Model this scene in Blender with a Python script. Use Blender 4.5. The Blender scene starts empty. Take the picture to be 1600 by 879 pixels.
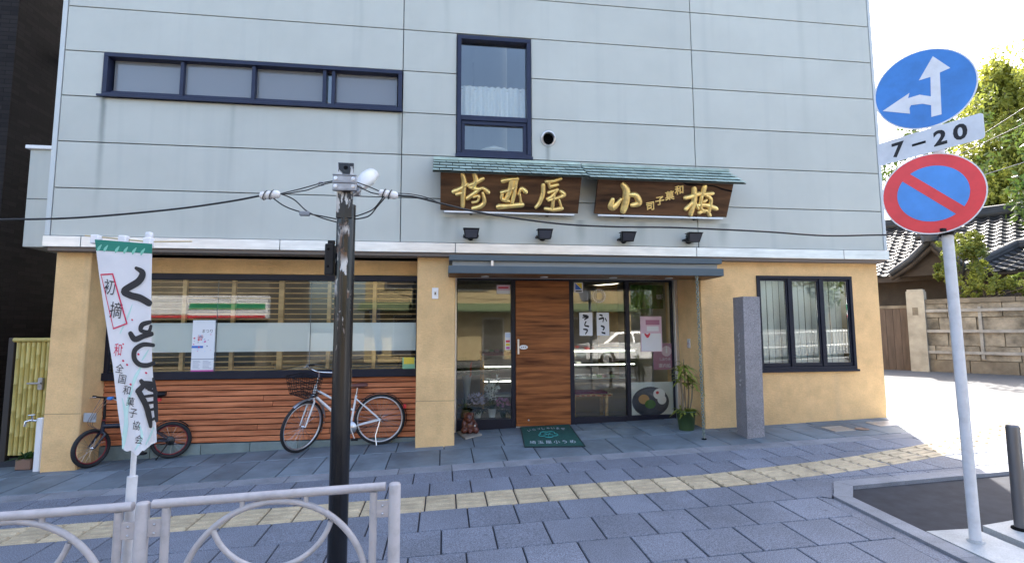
import bpy, bmesh, math, random
from math import sin, cos, pi, radians, sqrt, atan2
from mathutils import Vector, Matrix, noise as mnoise
R = random.Random(7)
SC = bpy.context.scene
COL = SC.collection

# ------------------------------------------------------------------ camera
YAW, PIT, ROL = 0.13168, 0.09263, -0.00359
CAM = Vector((0.5972, -6.9619, 1.5165))
FW = Vector((sin(YAW)*cos(PIT), cos(YAW)*cos(PIT), sin(PIT)))
_rt = Vector((cos(YAW), -sin(YAW), 0)); _up = _rt.cross(FW)
RT = _rt*cos(ROL) + _up*sin(ROL); UP = -_rt*sin(ROL) + _up*cos(ROL)
cam = bpy.data.objects.new('camera', bpy.data.cameras.new('camera')); COL.objects.link(cam)
cam.data.sensor_width = 36; cam.data.lens = 18.0; cam.data.clip_start = 0.05; cam.data.clip_end = 3000
cam.matrix_world = Matrix(((RT.x, UP.x, -FW.x, CAM.x), (RT.y, UP.y, -FW.y, CAM.y), (RT.z, UP.z, -FW.z, CAM.z), (0, 0, 0, 1)))
SC.camera = cam

# ------------------------------------------------------------------ sky, sun, exposure
SUN_DIR = Vector((0.51, 0.86, 0)).normalized(); SUN_EL = radians(47)
world = bpy.data.worlds.new('World'); SC.world = world; world.use_nodes = True
wn = world.node_tree; bg = wn.nodes['Background']
sky = wn.nodes.new('ShaderNodeTexSky'); sky.sky_type = 'NISHITA'; sky.sun_disc = False
sky.sun_elevation = SUN_EL; sky.sun_rotation = atan2(SUN_DIR.x, SUN_DIR.y)
sky.air_density = 1.0; sky.dust_density = 4.0; sky.ozone_density = 0.6; sky.altitude = 20
wn.links.new(sky.outputs[0], bg.inputs[0]); bg.inputs[1].default_value = 0.15
sd = bpy.data.lights.new('sun', 'SUN'); sd.energy = 4.2; sd.angle = radians(0.5); sd.color = (1.0, 0.95, 0.87)
sun = bpy.data.objects.new('sun', sd); COL.objects.link(sun)
to_sun = Vector((SUN_DIR.x*cos(SUN_EL), SUN_DIR.y*cos(SUN_EL), sin(SUN_EL)))
sun.rotation_euler = to_sun.to_track_quat('Z', 'Y').to_euler(); sun.location = (20, 40, 45)
VS = SC.view_settings
SC.display_settings.display_device = 'sRGB'
VS.view_transform = 'Standard'; VS.look = 'None'; VS.gamma = 1.0; VS.exposure = 2.27; VS.use_curve_mapping = False
SC.cycles.max_bounces = 10; SC.cycles.transparent_max_bounces = 16

# ------------------------------------------------------------------ photo pixel -> direction
def ray(u, v): return FW*800 + RT*(u-800) + UP*(439.5-v)
def onY(u, v, Y):
    d = ray(u, v); return CAM + d*((Y-CAM.y)/d.y)
def onP(u, v, p, n):
    d = ray(u, v); return CAM + d*((p-CAM).dot(n)/d.dot(n))
GS, GC, GA = 0.0315, 0.02, -0.056
def gz(x, y):
    xs = max(-26, min(26, x)); ys = max(-6.0, min(8.0, y))
    return GA + GS*xs + GC*(ys-0.12)
def onG(u, v):
    d = ray(u, v)
    t = (GA + GS*CAM.x + GC*(CAM.y-0.12) - CAM.z)/(d.z - GS*d.x - GC*d.y)
    return CAM + d*t
GROT = (math.atan(GC), -math.atan(GS), 0)

# ------------------------------------------------------------------ materials
MATS = {}
def mat(name, col, rough=0.6, metal=0.0, var=0.0, vscale=6.0, stretch=(1, 1, 1), bump=0.0, bscale=60.0, col2=None,
        spec=0.5, rnd=0.0, detail=4.0, speck=0.0, sscale=220.0, streak=0.0, streakcol=(0.1, 0.1, 0.1), bstretch=None, trans=0.0, gen=False, grime=0.0, gscale=1.1, spots=0.0, drips=()):
    if name in MATS: return MATS[name]
    m = bpy.data.materials.new(name); m.use_nodes = True; MATS[name] = m
    nt = m.node_tree; N = nt.nodes; L = nt.links; P = N['Principled BSDF']
    P.inputs['Roughness'].default_value = rough; P.inputs['Metallic'].default_value = metal
    P.inputs['Specular IOR Level'].default_value = spec
    P.inputs['Base Color'].default_value = (*col, 1)
    tc = N.new('ShaderNodeTexCoord'); src = tc.outputs['Generated' if gen else 'Object']
    mp = N.new('ShaderNodeMapping'); mp.inputs['Scale'].default_value = stretch; L.new(src, mp.inputs[0])
    cur = None
    oi = None
    def rgbnode(c):
        n = N.new('ShaderNodeRGB'); n.outputs[0].default_value = (*c, 1); return n.outputs[0]
    if rnd > 0:
        oi = N.new('ShaderNodeObjectInfo')
        ad = N.new('ShaderNodeVectorMath'); ad.operation = 'ADD'
        sc = N.new('ShaderNodeVectorMath'); sc.operation = 'SCALE'; sc.inputs['Scale'].default_value = 37.0
        cb = N.new('ShaderNodeCombineXYZ')
        for i in range(3): L.new(oi.outputs['Random'], cb.inputs[i])
        L.new(cb.outputs[0], sc.inputs[0]); L.new(mp.outputs[0], ad.inputs[0]); L.new(sc.outputs[0], ad.inputs[1])
        vec = ad.outputs[0]
    else: vec = mp.outputs[0]
    if var > 0 or col2:
        nz = N.new('ShaderNodeTexNoise'); nz.inputs['Scale'].default_value = vscale; nz.inputs['Detail'].default_value = detail
        nz.inputs['Roughness'].default_value = 0.6; L.new(vec, nz.inputs['Vector'])
        mr = N.new('ShaderNodeMapRange'); mr.inputs[1].default_value = 0.3; mr.inputs[2].default_value = 0.7; L.new(nz.outputs['Fac'], mr.inputs[0])
        mx = N.new('ShaderNodeMix'); mx.data_type = 'RGBA'; L.new(mr.outputs[0], mx.inputs['Factor'])
        a = tuple(c*(1-var) for c in col); b = tuple(c*(1+var) for c in col) if not col2 else col2
        mx.inputs['A'].default_value = (*a, 1); mx.inputs['B'].default_value = (*b, 1); cur = mx.outputs['Result']
    if speck > 0:
        n2 = N.new('ShaderNodeTexNoise'); n2.inputs['Scale'].default_value = sscale; n2.inputs['Detail'].default_value = 2; L.new(vec, n2.inputs['Vector'])
        m2 = N.new('ShaderNodeMapRange'); m2.inputs[1].default_value = 0.35; m2.inputs[2].default_value = 0.65
        m2.inputs[3].default_value = 1-speck; m2.inputs[4].default_value = 1+speck; L.new(n2.outputs['Fac'], m2.inputs[0])
        x = N.new('ShaderNodeMix'); x.data_type = 'RGBA'; x.blend_type = 'MULTIPLY'; x.inputs['Factor'].default_value = 1
        L.new(cur if cur else rgbnode(col), x.inputs['A']); L.new(m2.outputs[0], x.inputs['B']); cur = x.outputs['Result']
    if streak > 0:
        m3 = N.new('ShaderNodeMapping'); m3.inputs['Scale'].default_value = (2.6, 2.6, 0.10); L.new(src, m3.inputs[0])
        n3 = N.new('ShaderNodeTexNoise'); n3.inputs['Scale'].default_value = 1.6; n3.inputs['Detail'].default_value = 5; L.new(m3.outputs[0], n3.inputs['Vector'])
        r3 = N.new('ShaderNodeMapRange'); r3.inputs[1].default_value = 0.55; r3.inputs[2].default_value = 0.78; r3.inputs[4].default_value = streak; L.new(n3.outputs['Fac'], r3.inputs[0])
        x = N.new('ShaderNodeMix'); x.data_type = 'RGBA'; L.new(r3.outputs[0], x.inputs['Factor'])
        L.new(cur if cur else rgbnode(col), x.inputs['A']); x.inputs['B'].default_value = (*streakcol, 1); cur = x.outputs['Result']
    if rnd > 0:
        m4 = N.new('ShaderNodeMapRange'); m4.inputs[3].default_value = 1-rnd; m4.inputs[4].default_value = 1+rnd; L.new(oi.outputs['Random'], m4.inputs[0])
        x = N.new('ShaderNodeMix'); x.data_type = 'RGBA'; x.blend_type = 'MULTIPLY'; x.inputs['Factor'].default_value = 1
        L.new(cur if cur else rgbnode(col), x.inputs['A']); L.new(m4.outputs[0], x.inputs['B']); cur = x.outputs['Result']
    def mult(fac_out, dark):
        nonlocal cur
        x = N.new('ShaderNodeMix'); x.data_type = 'RGBA'; x.blend_type = 'MULTIPLY'; L.new(fac_out, x.inputs['Factor'])
        L.new(cur if cur else rgbnode(col), x.inputs['A']); x.inputs['B'].default_value = (*dark, 1); cur = x.outputs['Result']
    if grime > 0:                                   # blotchy dirt laid over neighbouring pieces alike
        ge = N.new('ShaderNodeNewGeometry'); ng = N.new('ShaderNodeTexNoise'); ng.inputs['Scale'].default_value = gscale; ng.inputs['Detail'].default_value = 9; ng.inputs['Roughness'].default_value = .68
        L.new(ge.outputs['Position'], ng.inputs['Vector']); rg = N.new('ShaderNodeMapRange'); rg.inputs[1].default_value = .46; rg.inputs[2].default_value = .72; rg.inputs[4].default_value = grime; L.new(ng.outputs['Fac'], rg.inputs[0]); mult(rg.outputs[0], (.35, .34, .33))
    if spots > 0:                                   # trodden gum and drips
        ge = N.new('ShaderNodeNewGeometry'); vo = N.new('ShaderNodeTexVoronoi'); vo.inputs['Scale'].default_value = 3.4; vo.inputs['Randomness'].default_value = 1; L.new(ge.outputs['Position'], vo.inputs['Vector'])
        rg = N.new('ShaderNodeMapRange'); rg.inputs[1].default_value = .045; rg.inputs[2].default_value = .075; rg.inputs[3].default_value = spots; rg.inputs[4].default_value = 0; L.new(vo.outputs['Distance'], rg.inputs[0]); mult(rg.outputs[0], (.35, .35, .36))
    if drips:                                       # rain runs below sills and fittings: (x, z_top, z_bottom, half width, strength)
        ge = N.new('ShaderNodeNewGeometry'); sp = N.new('ShaderNodeSeparateXYZ'); L.new(ge.outputs['Position'], sp.inputs[0])
        nd = N.new('ShaderNodeTexNoise'); nd.inputs['Scale'].default_value = 3; nd.inputs['Detail'].default_value = 4; L.new(ge.outputs['Position'], nd.inputs['Vector'])
        for x0, zt, zb, hw, stg in drips:
            wb_ = N.new('ShaderNodeMath'); wb_.operation = 'MULTIPLY_ADD'; wb_.inputs[1].default_value = hw; wb_.inputs[2].default_value = -x0-hw*.5; L.new(nd.outputs['Fac'], wb_.inputs[0])
            sx_ = N.new('ShaderNodeMath'); L.new(sp.outputs[0], sx_.inputs[0]); L.new(wb_.outputs[0], sx_.inputs[1]); ab = N.new('ShaderNodeMath'); ab.operation = 'ABSOLUTE'; L.new(sx_.outputs[0], ab.inputs[0])
            r1 = N.new('ShaderNodeMapRange'); r1.interpolation_type = 'SMOOTHSTEP'; r1.inputs[1].default_value = hw; r1.inputs[2].default_value = 0; L.new(ab.outputs[0], r1.inputs[0])
            r2 = N.new('ShaderNodeMapRange'); r2.inputs[1].default_value = zb; r2.inputs[2].default_value = zt; r2.inputs[4].default_value = stg; L.new(sp.outputs[2], r2.inputs[0])
            lt = N.new('ShaderNodeMath'); lt.operation = 'LESS_THAN'; lt.inputs[1].default_value = zt; L.new(sp.outputs[2], lt.inputs[0])
            m1 = N.new('ShaderNodeMath'); m1.operation = 'MULTIPLY'; L.new(r1.outputs[0], m1.inputs[0]); L.new(r2.outputs[0], m1.inputs[1]); m2_ = N.new('ShaderNodeMath'); m2_.operation = 'MULTIPLY'; L.new(m1.outputs[0], m2_.inputs[0]); L.new(lt.outputs[0], m2_.inputs[1]); mult(m2_.outputs[0], (.30, .33, .33))
    if cur: L.new(cur, P.inputs['Base Color'])
    if bump > 0:
        nb = N.new('ShaderNodeTexNoise'); nb.inputs['Scale'].default_value = bscale; nb.inputs['Detail'].default_value = 5
        if bstretch:
            mb = N.new('ShaderNodeMapping'); mb.inputs['Scale'].default_value = bstretch; L.new(src, mb.inputs[0]); L.new(mb.outputs[0], nb.inputs['Vector'])
        else: L.new(vec, nb.inputs['Vector'])
        bp = N.new('ShaderNodeBump'); bp.inputs['Strength'].default_value = bump; bp.inputs['Distance'].default_value = 0.01
        L.new(nb.outputs['Fac'], bp.inputs['Height']); L.new(bp.outputs[0], P.inputs['Normal'])
    if trans > 0:
        tr = N.new('ShaderNodeBsdfTranslucent'); ms = N.new('ShaderNodeMixShader'); ms.inputs[0].default_value = trans
        if cur: L.new(cur, tr.inputs[0])
        else: tr.inputs[0].default_value = (*col, 1)
        L.new(P.outputs[0], ms.inputs[1]); L.new(tr.outputs[0], ms.inputs[2]); L.new(ms.outputs[0], N['Material Output'].inputs[0])
    return m

def glass(name, tint=(0.93, 0.96, 0.95), ior=1.5, film=0.0, filmcol=(0.75, 0.78, 0.8), rough=0.0):
    if name in MATS: return MATS[name]
    m = bpy.data.materials.new(name); m.use_nodes = True; MATS[name] = m
    nt = m.node_tree; N = nt.nodes; L = nt.links; N.remove(N['Principled BSDF'])
    fr = N.new('ShaderNodeFresnel'); fr.inputs[0].default_value = ior
    tr = N.new('ShaderNodeBsdfTransparent'); tr.inputs[0].default_value = (*tint, 1)
    gl = N.new('ShaderNodeBsdfGlossy'); gl.inputs['Roughness'].default_value = rough; gl.inputs[0].default_value = (1, 1, 1, 1)
    mx = N.new('ShaderNodeMixShader'); L.new(fr.outputs[0], mx.inputs[0]); L.new(gl.outputs[0], mx.inputs[2])
    if film > 0:
        df = N.new('ShaderNodeBsdfDiffuse'); df.inputs[0].default_value = (*filmcol, 1)
        m2 = N.new('ShaderNodeMixShader'); m2.inputs[0].default_value = film
        L.new(tr.outputs[0], m2.inputs[1]); L.new(df.outputs[0], m2.inputs[2]); L.new(m2.outputs[0], mx.inputs[1])
    else: L.new(tr.outputs[0], mx.inputs[1])
    L.new(mx.outputs[0], N['Material Output'].inputs[0])
    return m

def wood(name, c1, c2, scale=3.0, stretch=(1, 8, 8), rough=0.45, rnd=0.15, bump=0.15, det=8):
    return mat(name, c1, rough, spec=.2, var=0.3, col2=c2, vscale=scale, stretch=stretch, rnd=rnd, bump=bump, bscale=scale*3, detail=det)

M_panel = mat('panel_paint', (0.455, 0.468, 0.428), 0.42, var=0.06, vscale=0.8, rnd=0.035, streak=0.42, streakcol=(0.33, 0.35, 0.34), bump=0.02, bscale=120, grime=.10, gscale=.8, drips=((-3.76, 4.49, 2.9, .06, .8), (-.03, 4.49, 2.7, .05, .5), (-.58, 9, 4.9, .05, .5), (.60, 9, 5.2, .07, .6), (.77, 3.9, 2.7, .06, .6), (1.35, 9, 5.5, .04, .5), (2.04, 4.12, 3.0, .05, .6), (.62, 3.05, 2.6, .16, .5), (4.66, 3.05, 2.6, .14, .5), (2.5, 3.05, 2.6, .10, .5), (4.62, 9, 5.6, .05, .35), (-2.2, 4.49, 3.4, .05, .25), (1.2, 3.05, 2.6, .1, .35), (3.4, 3.05, 2.6, .12, .35), (6.1, 9, 3.2, .10, .2)))
M_trim = mat('trim_paint', (0.50, 0.53, 0.53), 0.4, var=0.04, vscale=2)
M_seal = mat('joint_sealant', (0.13, 0.15, 0.16), 0.8)
M_band = mat('brushed_metal', (0.62, 0.61, 0.60), 0.34, metal=0.8, var=0.14, vscale=2.5, stretch=(1, 1, 6))
M_tan = mat('ochre_plaster', (0.76, 0.495, 0.235), 0.9, var=0.10, vscale=2.6, bump=0.6, bscale=22, bstretch=(1, 1, 3.6), streak=0.30, streakcol=(0.46, 0.34, 0.22), speck=0.05, sscale=60, grime=.32, gscale=1.6)
M_frame = mat('bronze_frame', (0.012, 0.013, 0.024), 0.45, spec=.25, var=0.15, vscale=5)
M_frame2 = mat('blue_frame', (0.018, 0.024, 0.055), 0.45, spec=.3, var=0.15, vscale=5)
M_black = mat('black_paint', (0.008, 0.008, 0.010), 0.45, spec=.25, var=0.3, vscale=9)
M_rubber = mat('rubber', (0.014, 0.014, 0.016), 0.75)
M_dark = mat('dark_void', (0.008, 0.008, 0.009), 0.9, spec=.1)
M_board = wood('red_board', (0.40, 0.115, 0.048), (0.72, 0.27, 0.125), 2.2, (0.8, 6, 14), 0.6, 0.11, 0.25)
M_door = wood('door_veneer', (0.085, 0.020, 0.009), (0.46, 0.165, 0.055), 2.6, (0.45, 1, 7.0), 0.3, 0.10, 0.08, 14)
M_lattice = wood('lattice_wood', (0.52, 0.31, 0.13), (0.70, 0.46, 0.22), 3, (1, 4, 4), 0.5, 0.1, 0.1)
M_plank = wood('old_signboard', (0.030, 0.014, 0.008), (0.15, 0.075, 0.036), 1.6, (0.8, 3, 6), 0.5, 0.05, 0.2)
M_soffit = wood('soffit_wood', (0.10, 0.042, 0.016), (0.20, 0.09, 0.035), 2, (0.5, 8, 1), 0.5, 0.1)
M_gold = mat('gold_leaf', (0.98, 0.72, 0.28), 0.30, metal=0.72, var=0.25, vscale=9, bump=0.25, bscale=40)
M_copper = mat('verdigris', (0.36, 0.45, 0.40), 0.6, var=0.25, vscale=5, rnd=0.16)
M_copper_dark = mat('verdigris_dark', (0.05, 0.07, 0.065), 0.7)
M_steelblue = mat('bluegrey_steel', (0.080, 0.105, 0.122), 0.5, spec=.3, var=0.08, vscale=3)
M_slate = mat('slate_stone', (0.15, 0.185, 0.215), 0.6, var=0.22, vscale=2.6, rnd=0.16, bump=0.25, bscale=14, grime=.5, gscale=1.8, spec=.35)
M_plinth = mat('plinth_stone', (0.165, 0.205, 0.20), 0.7, var=0.2, vscale=4, rnd=0.1, bump=0.2, bscale=18)
M_paver = mat('granite_paver', (0.158, 0.174, 0.215), 0.8, var=0.14, vscale=1.6, rnd=0.085, speck=0.45, sscale=130, bump=0.3, bscale=110, grime=.3, gscale=1.3, spots=.55)
M_kerb = mat('kerb_concrete', (0.215, 0.225, 0.25), 0.85, var=0.16, vscale=3, rnd=0.1, speck=0.16, sscale=140, bump=0.2, bscale=60, grime=.5, gscale=2)
M_conc = mat('pale_concrete', (0.42, 0.43, 0.43), 0.85, var=0.14, vscale=3, speck=0.1, sscale=120, bump=0.2, bscale=50, grime=.5, gscale=2)
M_tact = mat('tactile_yellow', (0.44, 0.36, 0.24), 0.75, var=0.20, vscale=5, rnd=0.07, speck=0.12, sscale=110, grime=.22, gscale=2.2)
M_mortar = mat('joint_mortar', (0.022, 0.024, 0.032), 0.95, var=0.3, vscale=8)
M_asph = mat('asphalt_dark', (0.026, 0.029, 0.037), 0.95, spec=.12,  var=0.22, vscale=2, speck=0.5, sscale=120, bump=0.5, bscale=90)
M_asph2 = mat('asphalt_road', (0.092, 0.092, 0.094), 0.9, var=0.15, vscale=0.7, speck=0.3, sscale=90, bump=0.3, bscale=70)
M_earth = mat('ground_earth', (0.17, 0.16, 0.14), 0.95, var=0.2, vscale=0.3)
M_white = mat('white_paint', (0.78, 0.78, 0.79), 0.35, var=0.03, vscale=6)
M_rail = mat('rail_paint', (0.45, 0.425, 0.435), 0.42, var=0.06, vscale=4, streak=0.12, streakcol=(0.3, 0.27, 0.26), grime=.4, gscale=9, bump=.05, bscale=60)
M_polew = mat('pole_white', (0.62, 0.63, 0.66), 0.42, var=0.05, vscale=3, streak=0.15, streakcol=(0.42, 0.42, 0.42), grime=.35, gscale=7)
M_alu = mat('aluminium', (0.62, 0.62, 0.64), 0.35, metal=0.9)
M_chrome = mat('chrome', (0.75, 0.75, 0.77), 0.16, metal=1.0)
M_granite = mat('monument_granite', (0.22, 0.21, 0.225), 0.55, var=0.16, vscale=4, speck=0.38, sscale=110, bump=0.2, bscale=80)
M_green = mat('mat_green', (0.012, 0.080, 0.066), 0.95, var=0.2, vscale=12, bump=0.6, bscale=300)
M_teal = mat('mat_teal', (0.05, 0.33, 0.31), 0.9)
M_letter = mat('mat_letter', (0.55, 0.62, 0.66), 0.9)
G_clear = glass('clear_glass'); G_ent = glass('entrance_glass', ior=1.58); G_film = glass('frosted_film', film=0.96, filmcol=(0.90, 0.92, 0.95), ior=1.3)
G_frost = glass('frosted_pane', film=0.70, filmcol=(0.22, 0.23, 0.25), ior=1.6, rough=0.12)
G_upper = glass('upper_glass', ior=1.75)

# ------------------------------------------------------------------ mesh builder
class B:
    def __init__(s): s.v = []; s.f = []; s.sm = []
    def add(s, vs, fs, smooth=False):
        o = len(s.v); s.v += [tuple(p) for p in vs]; s.f += [tuple(i+o for i in f) for f in fs]; s.sm += [smooth]*len(fs); return s
    def box(s, x0, x1, y0, y1, z0, z1):
        if x1 < x0: x0, x1 = x1, x0
        if y1 < y0: y0, y1 = y1, y0
        if z1 < z0: z0, z1 = z1, z0
        return s.add([(x0,y0,z0),(x1,y0,z0),(x1,y1,z0),(x0,y1,z0),(x0,y0,z1),(x1,y0,z1),(x1,y1,z1),(x0,y1,z1)],
              [(3,2,1,0),(4,5,6,7),(0,1,5,4),(1,2,6,5),(2,3,7,6),(3,0,4,7)])
    def bbox(s, x0, x1, y0, y1, z0, z1, b=0.004):
        bm = bmesh.new(); bmesh.ops.create_cube(bm, size=1)
        for v in bm.verts: v.co = Vector(((x0+x1)/2+v.co.x*(x1-x0), (y0+y1)/2+v.co.y*(y1-y0), (z0+z1)/2+v.co.z*(z1-z0)))
        b = min(b, abs(x1-x0)*.3, abs(y1-y0)*.3, abs(z1-z0)*.3)
        bmesh.ops.bevel(bm, geom=bm.edges[:], offset=b, segments=1, affect='EDGES', profile=0.5)
        bm.verts.index_update(); s.add([v.co[:] for v in bm.verts], [[v.index for v in f.verts] for f in bm.faces]); bm.free(); return s
    def prism(s, poly, d):                       # planar polygon (3d points) extruded by vector d
        n = len(poly); poly = [Vector(p) for p in poly]; d = Vector(d)
        nrm = Vector((0,0,0))
        for i in range(n): nrm += poly[i].cross(poly[(i+1) % n])
        if nrm.dot(d) > 0: poly = poly[::-1]
        return s.add([*poly, *[p+d for p in poly]], [tuple(range(n)), tuple(range(2*n-1, n-1, -1))] + [((i+1) % n, i, i+n, (i+1) % n+n) for i in range(n)])
    def tube(s, pts, r, n=8, cap=True, closed=False):
        pts = [Vector(p) for p in pts]; k = len(pts); rs = r if isinstance(r, (list, tuple)) else [r]*k
        vs = []; prev = None
        for i, p in enumerate(pts):
            if closed: t = pts[(i+1) % k]-pts[i-1]
            else: t = pts[min(i+1, k-1)]-pts[max(i-1, 0)]
            t = t.normalized() if t.length > 1e-9 else Vector((0,0,1))
            if prev is None: a = t.orthogonal().normalized()
            else:
                a = prev - t*prev.dot(t); a = a.normalized() if a.length > 1e-6 else t.orthogonal().normalized()
            prev = a; b = t.cross(a)
            vs += [p+(a*cos(2*pi*j/n)+b*sin(2*pi*j/n))*rs[i] for j in range(n)]
        fs = []
        for i in range(k if closed else k-1):
            i2 = (i+1) % k
            fs += [(i*n+j, i*n+(j+1) % n, i2*n+(j+1) % n, i2*n+j) for j in range(n)]
        s.add(vs, fs, True)
        if cap and not closed:
            s.add(vs[:n], [tuple(range(n-1, -1, -1))]); s.add(vs[-n:], [tuple(range(n))])
        return s
    def lathe(s, prof, c=(0,0,0), n=20, ax='z', cap=True):
        c = Vector(c); vs = []
        for r, h in prof:
            for j in range(n):
                a = 2*pi*j/n
                p = (r*cos(a), r*sin(a), h) if ax == 'z' else ((r*cos(a), -h, r*sin(a)) if ax == 'y' else (h, r*cos(a), r*sin(a)))
                vs.append(c+Vector(p))
        k = len(prof)
        s.add(vs, [(i*n+j, i*n+(j+1) % n, (i+1)*n+(j+1) % n, (i+1)*n+j) for i in range(k-1) for j in range(n)], True)
        if cap:
            s.add(vs[:n], [tuple(range(n-1, -1, -1))]); s.add(vs[-n:], [tuple(range(n))])
        return s
    def xf(s, M):
        s.v = [tuple(M @ Vector(p)) for p in s.v]; return s
    def mesh(s, name, org=(0,0,0)):
        me = bpy.data.meshes.new(name); o = Vector(org)
        me.from_pydata([tuple(Vector(p)-o) for p in s.v], [], s.f); me.polygons.foreach_set('use_smooth', s.sm); me.update(); return me
    def obj(s, name, m, parent=None, org=None):
        if org is None: org = parent['_o'] if parent is not None and '_o' in parent else (0,0,0)
        me = s.mesh(name, org); me.materials.append(m)
        o = bpy.data.objects.new(name, me); COL.objects.link(o)
        if parent is not None: o.parent = parent; o['_o'] = tuple(org)
        return o
def thing(name, label, cat, loc=(0,0,0), group=None):
    e = bpy.data.objects.new(name, None); COL.objects.link(e); e.location = loc; e.empty_display_size = 0.1
    e['label'] = label; e['category'] = cat; e['_o'] = tuple(loc)
    if group: e['group'] = group
    return e
def solo(b, name, m, label, cat, loc=(0,0,0), group=None):
    o = b.obj(name, m, None, (0,0,0)); o.location = loc; o['label'] = label; o['category'] = cat
    if group: o['group'] = group
    return o
def struct(b, name, m, parent=None):
    o = b.obj(name, m, parent); o['kind'] = 'structure'; return o
def inst(name, me, m, parent, loc, rot=(0,0,0)):
    if not me.materials: me.materials.append(m)
    o = bpy.data.objects.new(name, me); COL.objects.link(o); o.parent = parent
    po = Vector(parent['_o']) if '_o' in parent else Vector((0,0,0))
    o.location = Vector(loc)-po; o.rotation_euler = rot; return o
def copytree(root, delta, label=None, rotz=0):
    r = root.copy(); COL.objects.link(r); r.location = root.location+Vector(delta); r.rotation_euler.z += rotz
    if label: r['label'] = label
    for ch in root.children:
        c = ch.copy(); COL.objects.link(c); c.parent = r
        for g in ch.children:
            d = g.copy(); COL.objects.link(d); d.parent = c
    return r
def bez(pts, n=6):                                # Catmull-Rom through points of any dimension
    out = []; P = [list(p) for p in pts]; k = len(P)
    if k < 3: n = max(n, 2)
    for i in range(k-1):
        a, b, c, d = P[max(i-1, 0)], P[i], P[i+1], P[min(i+2, k-1)]
        for j in range(n):
            t = j/n
            out.append([0.5*((2*q)+(-p+r)*t+(2*p-5*q+4*r-w)*t*t+(-p+3*q-3*r+w)*t**3) for p, q, r, w in zip(a, b, c, d)])
    out.append(P[-1]); return out
def stroke(pts, n=6):                             # [(x,y,w)] -> outline left, right, spine
    q = bez(pts, n); res = []
    for i, (x, y, w) in enumerate(q):
        x0, y0 = q[max(i-1, 0)][:2]; x1, y1 = q[min(i+1, len(q)-1)][:2]
        d = sqrt((x1-x0)**2+(y1-y0)**2) or 1; res.append((x, y, w, -(y1-y0)/d, (x1-x0)/d, (x1-x0)/d, (y1-y0)/d))
    a, b = res[0], res[-1]
    pre = [(a[0]-a[5]*a[2]*k, a[1]-a[6]*a[2]*k, a[2]*m, *a[3:]) for k, m in ((.45, .45), (.3, .8))]
    post = [(b[0]+b[5]*b[2]*k, b[1]+b[6]*b[2]*k, b[2]*m, *b[3:]) for k, m in ((.3, .8), (.45, .45))]
    return pre+res+post
def ribbon(b, pts, fmap, n=6):                    # flat painted stroke; fmap (x,y)->Vector
    vs = []; q = stroke(pts, n)
    for x, y, w, nx, ny, _, _ in q: vs += [fmap(x-nx*w/2, y-ny*w/2), fmap(x, y), fmap(x+nx*w/2, y+ny*w/2)]
    k = len(q); b.add(vs, [f for i in range(k-1) for f in ((3*i, 3*i+3, 3*i+4, 3*i+1), (3*i+1, 3*i+4, 3*i+5, 3*i+2))])
def domed(b, pts, fmap, h, n=6):                  # raised stroke; fmap (x,y,height)
    vs = []; q = stroke(pts, n); prof = [(-.5, 0), (-.42, .55), (-.18, .95), (.18, .95), (.42, .55), (.5, 0)]
    for x, y, w, nx, ny, _, _ in q: vs += [fmap(x+nx*w*a, y+ny*w*a, h*c*min(1, w/25)) for a, c in prof]
    m = len(prof); k = len(q)
    b.add(vs, [(i*m+j, (i+1)*m+j, (i+1)*m+j+1, i*m+j+1) for i in range(k-1) for j in range(m-1)], True)
    b.add(vs[:m], [tuple(range(m))]); b.add(vs[-m:], [tuple(range(m))])
def text(body, size, ex=0.0, off=0.0, res=3, bevel=0.0):   # builder with centred text in XZ, facing -y
    c = bpy.data.curves.new('text', 'FONT'); c.body = body; c.size = size; c.extrude = ex; c.offset = off; c.resolution_u = res
    c.align_x = 'CENTER'; c.align_y = 'CENTER'; c.bevel_depth = bevel; c.bevel_resolution = 1
    o = bpy.data.objects.new('text', c); COL.objects.link(o); dg = bpy.context.evaluated_depsgraph_get(); dg.update()
    me = bpy.data.meshes.new_from_object(o.evaluated_get(dg)); b = B()
    b.add([(v.co.x, -v.co.z, v.co.y) for v in me.vertices], [tuple(p.vertices) for p in me.polygons])
    bpy.data.objects.remove(o); bpy.data.curves.remove(c); bpy.data.meshes.remove(me)
    xs = [p[0] for p in b.v]; zs = [p[2] for p in b.v]; cx = (min(xs)+max(xs))/2; cz = (min(zs)+max(zs))/2
    b.v = [(p[0]-cx, p[1], p[2]-cz) for p in b.v]; return b

# ================================================================== THE GROUND
def sheet(xs, ys, fz):
    b = B(); nx = len(xs)
    b.add([(x, y, fz(x, y)) for y in ys for x in xs], [(j*nx+i, j*nx+i+1, (j+1)*nx+i+1, (j+1)*nx+i) for j in range(len(ys)-1) for i in range(nx-1)]); return b
E1 = Vector((0.586, -0.810, 0)); E2 = Vector((0.810, 0.586, 0)); W0 = Vector((12.64, 4.98, 0))
struct(sheet([-400, -26, 26, 400], [-400, -40, -6, 8, 400], lambda x, y: gz(x, y)-0.16), 'ground', M_earth)
struct(sheet([-60, -26, 26, 60], [-13.0, -4.86], lambda x, y: gz(x, -4.8)-0.115), 'road', M_asph2)
SB = Vector((7.8, 0.74, 0))
b = B(); pts = []
for t in (-26, -12, -4, 0, 4, 8, 16): pts.append((SB+E1*t, W0+E1*t))
vs = [];
for p, q in pts:
    for k in range(5):
        c = p.lerp(q, k/4); vs.append((c.x, c.y, gz(c.x, c.y)-0.03))
b.add(vs, [(i*5+k, i*5+k+1, (i+1)*5+k+1, (i+1)*5+k) for i in range(len(pts)-1) for k in range(4)])
struct(b, 'side_street', M_asph2)
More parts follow.
